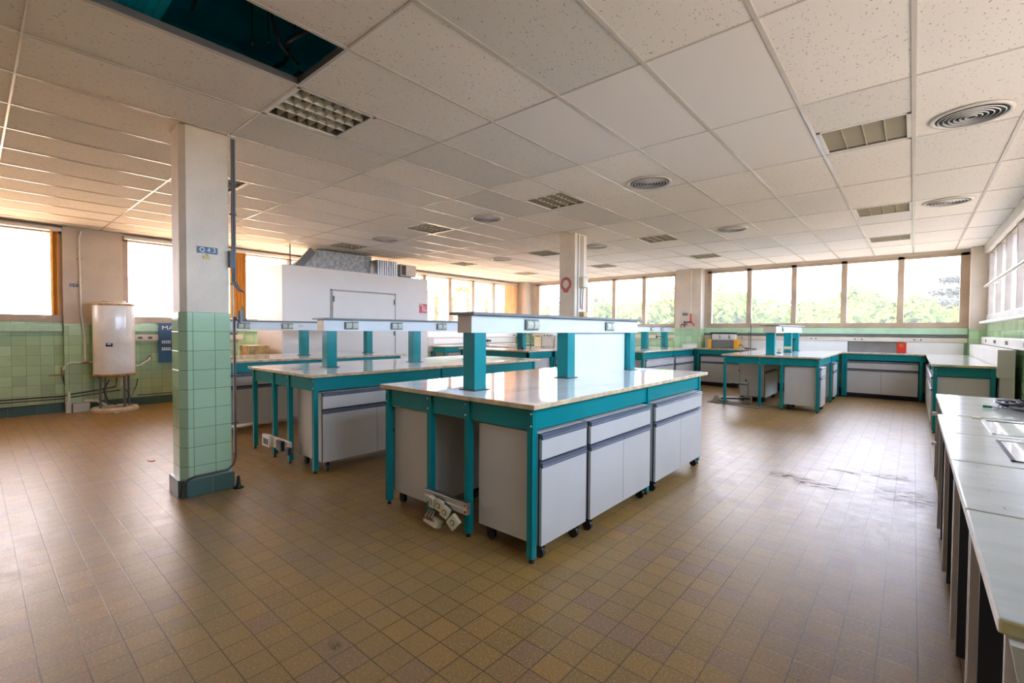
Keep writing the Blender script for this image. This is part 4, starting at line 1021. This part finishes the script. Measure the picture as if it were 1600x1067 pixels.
# cable bundle and screwdriver
t = thing('cable_bundle', 'tangled dark and pale cables with a brown rag on the farthest desk', 'cables', (0.62, 4.85, 0.8))
random.seed(11)
cb1, cb2 = MB(), MB()
for k in range(16):
    cx_, cy_ = 0.60 + random.uniform(-0.06, 0.10), 4.95 + random.uniform(-0.14, 0.16)
    rr, ph = random.uniform(0.05, 0.12), random.uniform(0, 6)
    pts = [(cx_ + rr * math.cos(ph + a * 0.55) * 0.8, cy_ + rr * 1.5 * math.sin(ph + a * 0.55), 0.812 + 0.006 * (k % 6) + 0.012 * abs(math.sin(a + k))) for a in range(11)]
    (cb1 if k % 3 else cb2).tube(pts, 0.0075 if k % 3 else 0.006, 6)
cb1.build('cable', 'cloth_dark', t); cb2.build('cable', 'cable_white', t, label='pale cable')
rg2 = MB()
for k in range(10): rg2.box(0.50 + k * 0.024, 5.12 + 0.02 * math.sin(k), 0.802, 0.512 + k * 0.024, 5.36, 0.822 + 0.006 * (k % 2))
rg2.build('ribbed_plug', 'cloth_dark', t)
rag = MB(); 
rag.lathe([(0.0, 0.035), (0.02, 0.032), (0.035, 0.02), (0.045, 0.008), (0.048, 0.0)], (0.60, 4.86, 0.815), 9)
rag.build('rag', 'brown', t)
t = thing('screwdriver', 'green-handled screwdriver lying on the farthest desk', 'screwdriver', (0.44, 4.84, 0.81))
MB().cyl((0.40, 4.845, 0.812), (0.445, 4.83, 0.812), 0.010, 0.008, 10).build('handle', 'green_plastic', t)
MB().cyl((0.445, 4.83, 0.812), (0.52, 4.81, 0.812), 0.0025, n=6).build('shaft', 'steel', t)

# ------------------------------------------------------------------ white cold room
BX, BY0, BY1, BZ = -8.5, 3.63, 6.90, 2.50
t = thing('cold_room', 'large white walk-in box with a flush door against the left windows', 'cold room', (-9.0, 5.2, 0))
MB().box(BX - 0.06, BY0, 0, BX, BY1, BZ).build('front_wall', 'wall_white', t, bevel=0.003)
MB().box(-9.55, BY0, 0, BX - 0.06, BY0 + 0.06, BZ).box(-9.55, BY1 - 0.06, 0, BX - 0.06, BY1, BZ).box(-9.60, BY0, 0, -9.55, BY1, BZ).build('side_wall', 'wall_white', t, bevel=0.003)
MB().box(-9.55, BY0 + 0.06, BZ - 0.06, BX - 0.06, BY1 - 0.06, BZ - 0.005).build('roof', 'wall_white', t)
d = MB().box(BX + 0.0005, 4.57, 0.02, BX + 0.03, 5.98, 2.085).build('door', 'wall_white', t, bevel=0.003)
fm = MB().box(BX + 0.0005, 4.535, 0, BX + 0.022, 4.562, 2.12).box(BX + 0.0005, 5.988, 0, BX + 0.022, 6.015, 2.12).box(BX + 0.0005, 4.535, 2.093, BX + 0.022, 6.015, 2.12)
fm.build('door_frame', 'door_frame_grey', t)
hh = MB()
for y, z in ((5.955, 1.88), (5.955, 1.22), (4.575, 1.88)): hh.box(BX + 0.03, y, z, BX + 0.045, y + 0.018, z + 0.11)
hh.build('hinge', 'darkgrey', d)
t = thing('safety_sign', 'red and white safety sign at the right end of the cold room wall', 'sign', (BX, 6.78, 1.83))
MB().box(BX + 0.001, 6.66, 1.73, BX + 0.006, 6.88, 1.935).build('plate', 'red', t)
MB().box(BX + 0.006, 6.745, 1.76, BX + 0.008, 6.77, 1.91).box(BX + 0.006, 6.80, 1.76, BX + 0.008, 6.825, 1.88).box(BX + 0.006, 6.67, 1.90, BX + 0.008, 6.73, 1.92).box(BX + 0.006, 6.835, 1.78, BX + 0.008, 6.87, 1.80).build('symbol', 'letter', t)
# ducts on the cold room roof
t = thing('roof_duct', 'dull grey foil duct lying across the top of the cold room', 'duct', (-9.1, 5, 2.6))
MB().prism([(4.05, 2.52), (4.55, 2.93), (5.75, 2.93), (5.72, 2.52)], 0, -9.35, -9.0).build('duct_body', 'duct', t)
MB().rbox((-8.95, 4.25, 2.70), (0.05, 0.14, 0.50), (R(-40), 0, 0)).build('flap', 'pipe_grey', t)
t = thing('flexible_duct', 'ribbed silver flexible duct section on top of the cold room', 'duct', (-8.95, 6.0, 2.6))
fx = MB()
for k in range(9): fx.box(-9.15, 5.78 + k * 0.058, 2.515, -8.80, 5.81 + k * 0.058, 2.86); fx.box(-9.13, 5.81 + k * 0.058, 2.53, -8.82, 5.838 + k * 0.058, 2.845)
fx.build('ribs', 'steel', t)
t = thing('fan_box', 'square grey fan box at the right end of the cold room roof', 'fan box', (-8.9, 6.5, 2.6))
MB().box(-9.1, 6.34, 2.56, -8.75, 6.76, 2.82).build('housing', 'beige_trunk', t, bevel=0.004)
MB().box(-8.751, 6.36, 2.58, -8.745, 6.48, 2.80).build('opening', 'darkgrey', t)
MB().box(-9.0, 6.4, 2.50, -8.85, 6.7, 2.56).build('foot', 'darkgrey', t)
t = thing('lamp_bracket', 'small bracket hanging from the ceiling above the cold room corner', 'bracket', (-8.9, 3.95, 2.7))
MB().cyl((-8.9, 3.95, 2.95), (-8.9, 3.95, 2.56), 0.012, n=8).box(-8.95, 3.9, 2.50, -8.85, 4.0, 2.56).build('rod', 'pipe_grey', t)

# crate by the window, seen under the shelf of the third bench
t = thing('wooden_crate', 'pale wooden crate beside the cold room, seen under a bench shelf', 'crate', (-9.0, 3.35, 0.9))
MB().box(-9.25, 3.2, 0.0, -8.85, 3.55, 1.05).build('body', 'crate', t)
t = thing('vertical_blind', 'bunched orange vertical blind beside the cold room', 'blind', (XL + 0.12, 3.45, 2.2))
def blind(y0, y1, k, t, x=XL + 0.10, fab='blind'):
    b_ = MB()
    for q in range(k):
        y = y0 + (y1 - y0) * (q + 0.5) / k
        b_.rbox((x, y, 2.20), (0.085, 0.0012, 1.30), (0, 0, R(40 if q % 2 else 15)))
    b_.build('slats', fab, t)
    hd = MB().box(x - 0.02, y0, 2.85, x + 0.02, y1, 2.875).build('headrail', 'rail_white', t)
blind(3.36, 3.64, 9, t)
t = thing('vertical_blind', 'bunched pale yellow vertical blind in the far corner of the left windows', 'blind', (XL + 0.12, 11.8, 2.2))
blind(11.50, 12.10, 12, t, fab='blind_pale')
t = thing('vertical_blind', 'narrow orange blind at the edge of the window left of the number plate', 'blind', (XL + 0.12, 0.9, 2.2))
blind(0.84, 0.93, 3, t)
MB().cyl((XL + 0.10, 0.75, 1.50), (XL + 0.10, 0.75, 2.85), 0.004, n=6).cyl((XL + 0.10, 0.77, 1.50), (XL + 0.10, 0.77, 2.85), 0.004, n=6).build('cord', 'pipe_white', t)

# ------------------------------------------------------------------ water heater and its pipes
hx, hy = -9.93, 1.55
t = thing('water_heater', 'tall white cylindrical water heater with a rusty rim, standing by the left wall', 'water heater', (hx, hy, 0))
MB().lathe([(0.0, 1.775), (0.12, 1.775), (0.13, 1.765), (0.235, 1.755), (0.262, 1.735), (0.268, 1.70), (0.268, 0.60), (0.26, 0.575), (0.0, 0.56)], (hx, hy, 0), 48).build('tank', 'heater', t)
MB().lathe([(0.266, 1.745), (0.271, 1.735), (0.271, 1.715), (0.267, 1.71)], (hx, hy, 0), 48).build('top_rim', 'rust', t)
MB().lathe([(0.15, 1.775), (0.15, 1.79), (0.0, 1.79)], (hx, hy, 0), 32).build('cap', 'cream', t)
MB().lathe([(0.26, 0.615), (0.274, 0.61), (0.274, 0.575), (0.0, 0.53)], (hx, hy, 0), 48).build('bottom_rim', 'rust', t)
for a in (-65, 25, 115, 205):
    x, y = hx + 0.215 * math.cos(R(a)), hy + 0.215 * math.sin(R(a))
    MB().cyl((x, y, 0.06), (x, y, 0.57), 0.016, n=10).build('leg', 'pipe_grey', t)
MB().lathe([(0.30, 0.0), (0.305, 0.03), (0.29, 0.062), (0.21, 0.062), (0.20, 0.03), (0.205, 0.0), (0.30, 0.0)], (hx, hy, 0), 40).build('base_ring', 'stone', t)
MB().rbox((hx + 0.268 * math.cos(R(-22)), hy + 0.268 * math.sin(R(-22)), 1.08), (0.004, 0.085, 0.055), (0, 0, R(-22))).build('brand_sticker', 'blue_sign', t)
MB().rbox((hx + 0.270 * math.cos(R(-22)), hy + 0.270 * math.sin(R(-22)), 1.092), (0.004, 0.045, 0.020), (0, 0, R(-22))).build('sticker_mark', 'letter', t)
MB().cyl((hx + 0.1, hy + 0.08, 0.40), (hx + 0.1, hy + 0.08, 0.52), 0.035, n=14).build('valve', 'white', t)
MB().tube([(hx + 0.1, hy - 0.08, 0.52), (hx + 0.12, hy - 0.16, 0.35), (hx + 0.12, hy - 0.10, 0.16), (hx + 0.1, hy, 0.10)], 0.008).build('hose', 'black', t)
MB().tube([(hx + 0.1, hy + 0.1, 0.4), (hx + 0.14, hy + 0.18, 0.2), (hx + 0.12, hy + 0.26, 0.40), (hx, hy + 0.30, 0.50)], 0.007).build('hose', 'black', t)
tag(MB().rbox((-9.52, 1.50, 0.015), (0.06, 0.09, 0.03), (0, 0, 0.4)).build('stone_chip', 'stone', bevel=0.006), 'small pale stone lying in front of the water heater ring', 'stone')
xp = XL + 0.13
t = thing('water_pipe', 'white pipe coming down the pier beside the water heater', 'pipe', (xp, 1.15, 1))
MB().tube([(xp, 1.20, 2.90), (xp, 1.17, 2.80), (xp, 1.18, 1.6), (xp, 1.22, 1.2), (xp, 1.22, 0.80)], 0.013).tube([(xp, 1.45, 0.80), (xp, 1.22, 0.79), (xp, 1.05, 0.79), (xp, 0.99, 0.76), (xp, 0.96, 0.68)], 0.013).tube([(xp + 0.02, 1.80, 0.69), (xp, 1.93, 0.71), (xp, 2.05, 0.80), (XL + 0.02, 2.10, 0.84)], 0.013).build('tube', 'pipe_white', t)
for q in (MB().cyl((xp, 1.17, 0.79), (xp, 1.27, 0.79), 0.02, n=10), MB().cyl((XL + 0.0, 2.10, 0.84), (XL + 0.06, 2.09, 0.83), 0.03, n=10), MB().box(XL + 0.10, 1.14, 2.08, xp, 1.21, 2.09), MB().box(XL + 0.10, 1.14, 2.45, xp, 1.21, 2.46)):
    q.build('fitting', 'rust', t)
t = thing('water_pipe', 'rusty tap and black pipe left of the pier', 'pipe', (xp, 0.95, 0.5))
MB().tube([(xp - 0.05, 0.96, 0.60), (xp - 0.05, 0.98, 0.45), (xp - 0.05, 1.0, 0.30)], 0.008).build('tube', 'black', t)
MB().cyl((xp - 0.05, 0.80, 0.60), (xp - 0.05, 0.98, 0.60), 0.009, n=8).cyl((xp - 0.05, 0.95, 0.56), (xp - 0.05, 0.95, 0.72), 0.012, n=8).build('tap', 'rust', t)
t = thing('water_pipe', 'pair of dark pipes running low along the left wall', 'pipe', (xp, 0, 0.3))
MB().tube([(xp - 0.08, YB + 0.1, 0.30), (xp - 0.07, 0.96, 0.26), (xp - 0.0, 1.0, 0.28), (xp, 1.60, 0.36), (xp, 1.62, 0.55)], 0.011).build('tube', 'pipe_dark', t)
MB().tube([(xp - 0.06, YB + 0.1, 0.25), (xp - 0.05, 1.0, 0.22), (xp, 1.05, 0.24), (xp, 1.66, 0.30)], 0.009).build('tube', 'pipe_dark', t)
MB().tube([(xp - 0.06, YB + 0.1, 0.10), (xp - 0.05, 0.5, 0.15), (xp - 0.05, 0.98, 0.16)], 0.008).build('tube', 'pipe_dark', t)
MB().tube([(xp - 0.08, 1.9, 0.18), (xp - 0.08, 4.0, 0.18)], 0.009).build('tube', 'pipe_dark', t)
t = thing('drain_fitting', 'white drain fitting with a concrete block at the foot of the pier', 'fitting', (xp + 0.05, 1.1, 0.05))
MB().cyl((xp + 0.03, 1.02, 0.16), (xp + 0.03, 1.02, 0.34), 0.02, n=10).tube([(xp + 0.05, 1.20, 0.17), (xp + 0.08, 1.35, 0.16), (xp + 0.16, 1.45, 0.08)], 0.022).build('tube', 'pipe_white', t)
MB().box(XL + 0.10, 1.06, 0, XL + 0.22, 1.26, 0.14).box(XL + 0.10, 0.98, 0, XL + 0.20, 1.04, 0.17).build('block', 'shelf_box', t, bevel=0.004)
# raceway and poster on the left wall
t = thing('raceway', 'short beige raceway between the water heater and the blue poster', 'raceway', (XL + 0.03, 2.0, 1.19))
MB().box(XL, 1.76, 1.13, XL + 0.06, 2.26, 1.235).box(XL, 2.26, 1.13, XL + 0.05, 3.6, 1.235).build('trunking', 'beige_trunk', t, bevel=0.003)
ob = MB()
for y in (1.92, 2.06): ob.box(XL + 0.06, y, 1.16, XL + 0.066, y + 0.06, 1.20)
ob.build('outlet', 'socket_frame', t)
t = thing('poster', 'dark blue information poster beside the tiled pillar', 'poster', (XL + 0.1, 2.35, 1.1))
MB().box(XL + 0.075, 2.205, 0.74, XL + 0.085, 2.75, 1.445).build('board', 'blue_sign', t)
text('MA', 0.10, (XL + 0.087, 2.25, 1.355), RX, 'letter', t, align='LEFT', xs=1.3)
for k, (z, w_) in enumerate(((1.11, 'INFORM'), (1.08, 'TION'), (0.985, 'CONTR'), (0.955, 'SPACE'))):
    ln_ = MB()
    for q in range(5): ln_.box(XL + 0.085, 2.25 + q * 0.028, z, XL + 0.0865, 2.272 + q * 0.028, z + 0.018)
    ln_.build('text_line', 'letter', t)

# ------------------------------------------------------------------ back wall and bench-top objects
t = thing('gel_dryer', 'grey and yellow lab instrument with a clear lid on the back counter', 'lab instrument', (-3.55, 12.25, 0.93))
MB().box(-3.83, 12.12, 0.94, -3.30, 12.38, 1.14).build('body', 'shelf_top', t, bevel=0.004)
MB().box(-3.90, 12.10, 0.93, -3.83, 12.40, 1.16).box(-3.30, 12.10, 0.93, -3.22, 12.40, 1.16).build('side_cheek', 'yellow', t, bevel=0.01)
MB().box(-3.82, 12.16, 1.14, -3.30, 12.36, 1.28).build('lid', 'white', t, bevel=0.004)
MB().box(-3.87, 12.15, 1.29, -3.28, 12.30, 1.325).cyl((-3.86, 12.2, 0.94), (-3.86, 12.2, 1.29), 0.010, n=8).build('top_bar', 'darkgrey', t)
hd = MB()
for x in (-3.64, -3.42): hd.cyl((x, 12.15, 1.17), (x, 12.15, 1.26), 0.008, n=8)
hd.build('clip', 'darkgrey', t)
t = thing('lab_stand', 'tall thin black retort stand on the back counter', 'stand', (-2.95, 12.2, 0.93))
MB().cyl((-2.95, 12.2, 0.935), (-2.95, 12.2, 1.66), 0.009, n=8).cyl((-2.99, 12.2, 0.935), (-2.99, 12.2, 1.35), 0.006, n=8).build('rod', 'darkgrey', t)
MB().box(-3.06, 12.12, 0.93, -2.84, 12.28, 0.945).build('base', 'darkgrey', t)
tag(MB().tube([(-3.22, 12.2, 1.0), (-3.15, 12.18, 1.04), (-3.08, 12.15, 0.96), (-2.9, 12.1, 0.94)], 0.008).build('loose_cable', 'darkgrey'), 'short dark cable beside the grey and yellow instrument', 'cable')
t = thing('paper_stack', 'untidy white papers in the corner of the back counter by the pier', 'papers', (-4.4, 12.1, 0.93))
MB().rbox((-4.35, 12.08, 0.975), (0.34, 0.18, 0.08), (R(10), R(-6), 0.2)).build('sheets', 'white', t)
def clamp(x, y, z, s, label):
    t = thing('lab_clamp', label, 'clamp', (x, y, z))
    MB().box(x - 0.05 * s, y - 0.02, z, x + 0.05 * s, y + 0.02, z + 0.015).build('base', 'black', t)
    MB().cyl((x, y, z + 0.015), (x, y, z + 0.07 * s), 0.008, n=8).build('post', 'black', t)
    MB().box(x - 0.045 * s, y - 0.012, z + 0.055 * s, x + 0.06 * s, y + 0.012, z + 0.10 * s).build('jaw', 'yellow_edge', t)
clamp(-2.0, 10.4, 0.93, 0.8, 'small clamp on the far right island, left of its middle column')
clamp(-1.93, 10.8, 0.93, 1.2, 'green and black clamp in front of the middle column of the far right island')
t = thing('lab_tap', 'black tap between the far right island columns', 'tap', (-1.92, 11.4, 0.93))
MB().cyl((-1.92, 11.4, 0.93), (-1.92, 11.4, 1.20), 0.014, n=8).cyl((-1.99, 11.4, 1.19), (-1.88, 11.4, 1.19), 0.02, n=8).build('body', 'black', t)
t = thing('lab_tap', 'dark tap between the shelf columns of the far island', 'tap', (-4.6, 11.3, 0.93))
MB().tube([(-4.66, 11.2, 0.93), (-4.66, 11.2, 1.17), (-4.68, 11.2, 1.21), (-4.86, 11.2, 1.21)], 0.011).cyl((-4.86, 11.2, 1.17), (-4.86, 11.2, 1.24), 0.02, n=10).build('body', 'darkgrey', t)
# retort stand lying on a mat under the far right island
tag(MB().rbox((-2.45, 9.28, 0.008), (0.95, 0.42, 0.012), (0, 0, R(-12))).build('floor_mat', 'mat'), 'dull brown mat on the floor at the foot of the far right island', 'mat')
t = thing('floor_clamp', 'tan cast clamp lying on the brown mat under the far right island', 'clamp', (-2.85, 9.25, 0.02))
MB().lathe([(0.0, 0.12), (0.03, 0.115), (0.05, 0.09), (0.06, 0.05), (0.11, 0.015), (0.12, 0.0)], (-2.82, 9.28, 0.015), 14).build('casting', 'clamp', t)
MB().rbox((-2.72, 9.3, 0.04), (0.22, 0.05, 0.03), (0, 0, -0.1)).build('tongue', 'clamp', t)
t = thing('lab_stand', 'small jointed stand with clamp arms on the floor under the far right island', 'stand', (-2.25, 9.35, 0.02))
MB().cyl((-2.30, 9.4, 0.02), (-2.30, 9.4, 0.42), 0.014, n=8).box(-2.36, 9.34, 0.02, -2.24, 9.46, 0.16).build('post', 'clamp', t)
MB().cyl((-2.30, 9.4, 0.36), (-2.60, 9.42, 0.37), 0.009, n=8).cyl((-2.34, 9.4, 0.42), (-2.34, 9.4, 0.46), 0.014, n=8).build('arm', 'darkgrey', t)
MB().rbox((-2.50, 9.35, 0.10), (0.50, 0.12, 0.03), (0, R(-4), 0.1)).build('foot', 'black', t)
# safety shower valve on the pier
t = thing('shower_valve', 'red-handled valve with brass pipework on the pier between the back windows', 'valve', (-4.4, 12.15, 1.7))
MB().cyl((-4.36, 12.17, 2.94), (-4.36, 12.17, 1.80), 0.008, n=8).build('riser', 'pipe_white', t)
MB().box(-4.375, 12.13, 1.56, -4.345, 12.16, 1.80).rbox((-4.31, 12.14, 1.55), (0.025, 0.02, 0.16), (0, R(-38), 0)).build('lever', 'red', t)
MB().cyl((-4.55, 12.14, 1.57), (-4.36, 12.14, 1.59), 0.016, n=8).cyl((-4.52, 12.14, 1.45), (-4.52, 12.14, 1.62), 0.020, n=8).cyl((-4.60, 12.12, 1.52), (-4.44, 12.12, 1.52), 0.014, n=8).cyl((-4.60, 12.12, 1.43), (-4.60, 12.12, 1.52), 0.012, n=8).build('tap', 'pipe_dark', t)
tag(MB().rbox((-1.80, 4.54, 0.006), (0.03, 0.03, 0.010), (0, 0, 0.5)).build('paper_scrap', 'white'), 'tiny white scrap on the floor beside the nearest bench', 'scrap')
tag(MB().rbox((-5.85, 1.19, 0.004), (0.06, 0.03, 0.006), (0, 0, 0.5)).build('paper_scrap', 'red'), 'small red scrap on the floor left of the tiled pillar', 'scrap')
tag(MB().box(-4.93, 2.20, 0.931, -4.82, 2.26, 0.934).build('paper_scrap', 'shelf_top'), 'small grey card on the near end of the second bench', 'card')
tag(MB().rbox((-4.7, 4.6, 0.934), (0.25, 0.10, 0.006), (0, 0, 0.2)).build('metal_plate', 'shelf_top'), 'flat grey plate lying on the far end of the second bench', 'plate')

# ------------------------------------------------------------------ outside
MB().box(-300, -300, -8.2, 300, 300, -8.0).build('ground', 'earth', kind='structure')
MB().box(XL - 0.25, YB - 0.25, -8.0, XR + 0.25, YF + 0.25, -0.21).build('lower_storeys', 'plaster', kind='structure')
MB().box(-16.5, -6, 0.9, XL - 0.35, 14, 1.15).build('terrace_roof', 'concrete', kind='structure')  # terrace sized and tinted to bounce warm sunlight up to the ceiling
ev = MB().box(XL - 1.5, YB - 0.5, 3.0, XL - 0.3, YF + 0.5, 3.2)
ev.build('added_sun_eave', 'concrete', kind='structure')  # unseen eave, added to keep direct sun out of the left windows

def tree_proto(name, seed, leafm, spread, height, nblob, per, leaf, conifer=False):
    random.seed(seed)
    root = bpy.data.objects.new(name, None); COL.objects.link(root)
    MB().tube([(0, 0, 0), (0.1, 0.05, height * 0.35), (0.0, 0.2, height * 0.75)], 0.22, 8).build('trunk', 'trunk', root, world=False)
    b_ = MB()
    for _ in range(nblob):
        a = random.uniform(0, 6.283); rr = spread * math.sqrt(random.random()) * 0.8
        z = height * random.uniform(0.38, 0.93)
        k = 1.0 - 0.5 * abs(z / height - 0.6)
        c = Vector((rr * k * math.cos(a), rr * k * math.sin(a), z))
        br_ = spread * random.uniform(0.22, 0.40)
        if conifer: c.z = height * random.choice((0.55, 0.68, 0.8, 0.92)) ; br_ *= 0.9
        for _ in range(per):
            d = Vector((random.gauss(0, 1), random.gauss(0, 1), random.gauss(0, 1) * (0.35 if conifer else 0.8))).normalized() * br_ * random.uniform(0.7, 1.05)
            p = c + d
            n_ = (d.normalized() + Vector((random.uniform(-.8, .8), random.uniform(-.8, .8), random.uniform(-.3, 1)))).normalized()
            u_ = n_.orthogonal().normalized(); w_ = n_.cross(u_)
            s_ = leaf * random.uniform(0.6, 1.3)
            b_.add([p - u_ * s_, p - w_ * s_ * 0.6, p + u_ * s_, p + w_ * s_ * 0.6], [(0, 1, 2, 3)])
    b_.build('crown', leafm, root, world=False)
    return root
protos = [tree_proto('broadleaf_tree', 1, 'leaf', 4.0, 10, 34, 230, 0.24), tree_proto('broadleaf_tree', 2, 'leaf', 3.4, 11, 30, 230, 0.22)]
pine = tree_proto('pine_tree', 5, 'leaf_dark', 3.6, 13, 26, 230, 0.26, True)
warm = tree_proto('broadleaf_tree', 8, 'leaf_warm', 3.6, 10, 30, 220, 0.24)
used = set()
def plant(pr, px, dist, top, label, group):
    """a tree in the direction of a column of the view, dist metres out, its top at a height above eye level"""
    u_ = (px - 800) / F_PX
    d = (rt0 * u_ + Vector((-math.sin(YAW), math.cos(YAW), 0)))
    p = d * dist
    if pr.name in used: o = copy_tree(pr)
    else: o = pr; used.add(pr.name)
    hgt = {protos[0].name: 10.4, protos[1].name: 11.4}.get(pr.name, 10.4 if pr is warm else 13.2)
    s_ = (top + H + 8.0) / hgt
    o.location = (p.x, p.y, -8.0); o.scale = (s_ * 1.0, s_ * 1.0, s_); o.rotation_euler = (0, 0, (px * 0.37) % 6.28)
    o['label'] = label; o['category'] = 'tree'; o['group'] = group
    return o
random.seed(21)
row = [(835, 478), (856, 474), (905, 470), (930, 466), (952, 462), (985, 461), (1012, 470), (1035, 458), (1060, 456), (1088, 460), (1112, 452), (1136, 448), (1160, 462), (1186, 479), (1212, 476), (1240, 478),
       (1268, 470), (1294, 458), (1320, 470), (1348, 440), (1374, 452), (1400, 466), (1424, 474), (1450, 468), (1478, 458), (1506, 462), (1535, 460), (1570, 466), (1605, 462)]
for k, (px, py) in enumerate(row):
    dist = (34, 52, 42, 64)[k % 4]
    plant(protos[k % 2], px, dist, (517 - py) / F_PX * dist, 'light green broadleaf tree outside the back wall windows', 'green trees outside the back windows')
for px, dist, py in ((1465, 74, 436), (1502, 84, 414)):
    plant(pine, px, dist, (517 - py) / F_PX * dist, 'dark layered pine rising behind the trees, outside the rightmost back window', 'pines outside the back windows')
for px, dist, top in ((672, 34, 2.4), (690, 30, 3.3), (712, 34, 2.8), (735, 36, 1.6), (757, 40, 1.2), (790, 40, 1.0), (640, 36, 2.5)):
    plant(warm, px, dist, top, 'sunlit yellowish tree outside the far left windows', 'yellow trees outside the left windows')
# timber pergola seen through the far left windows
t = thing('pergola', 'sunlit timber pergola outside the far left windows', 'pergola', (-17, 14, 0))
MB().box(-17.0, 12.6, -8, -16.75, 12.85, 3.0).box(-17.0, 15.6, -8, -16.75, 15.85, 3.0).build('post', 'timber', t)
MB().box(-17.1, 10.5, 2.9, -16.7, 17.0, 3.15).build('beam', 'timber', t)
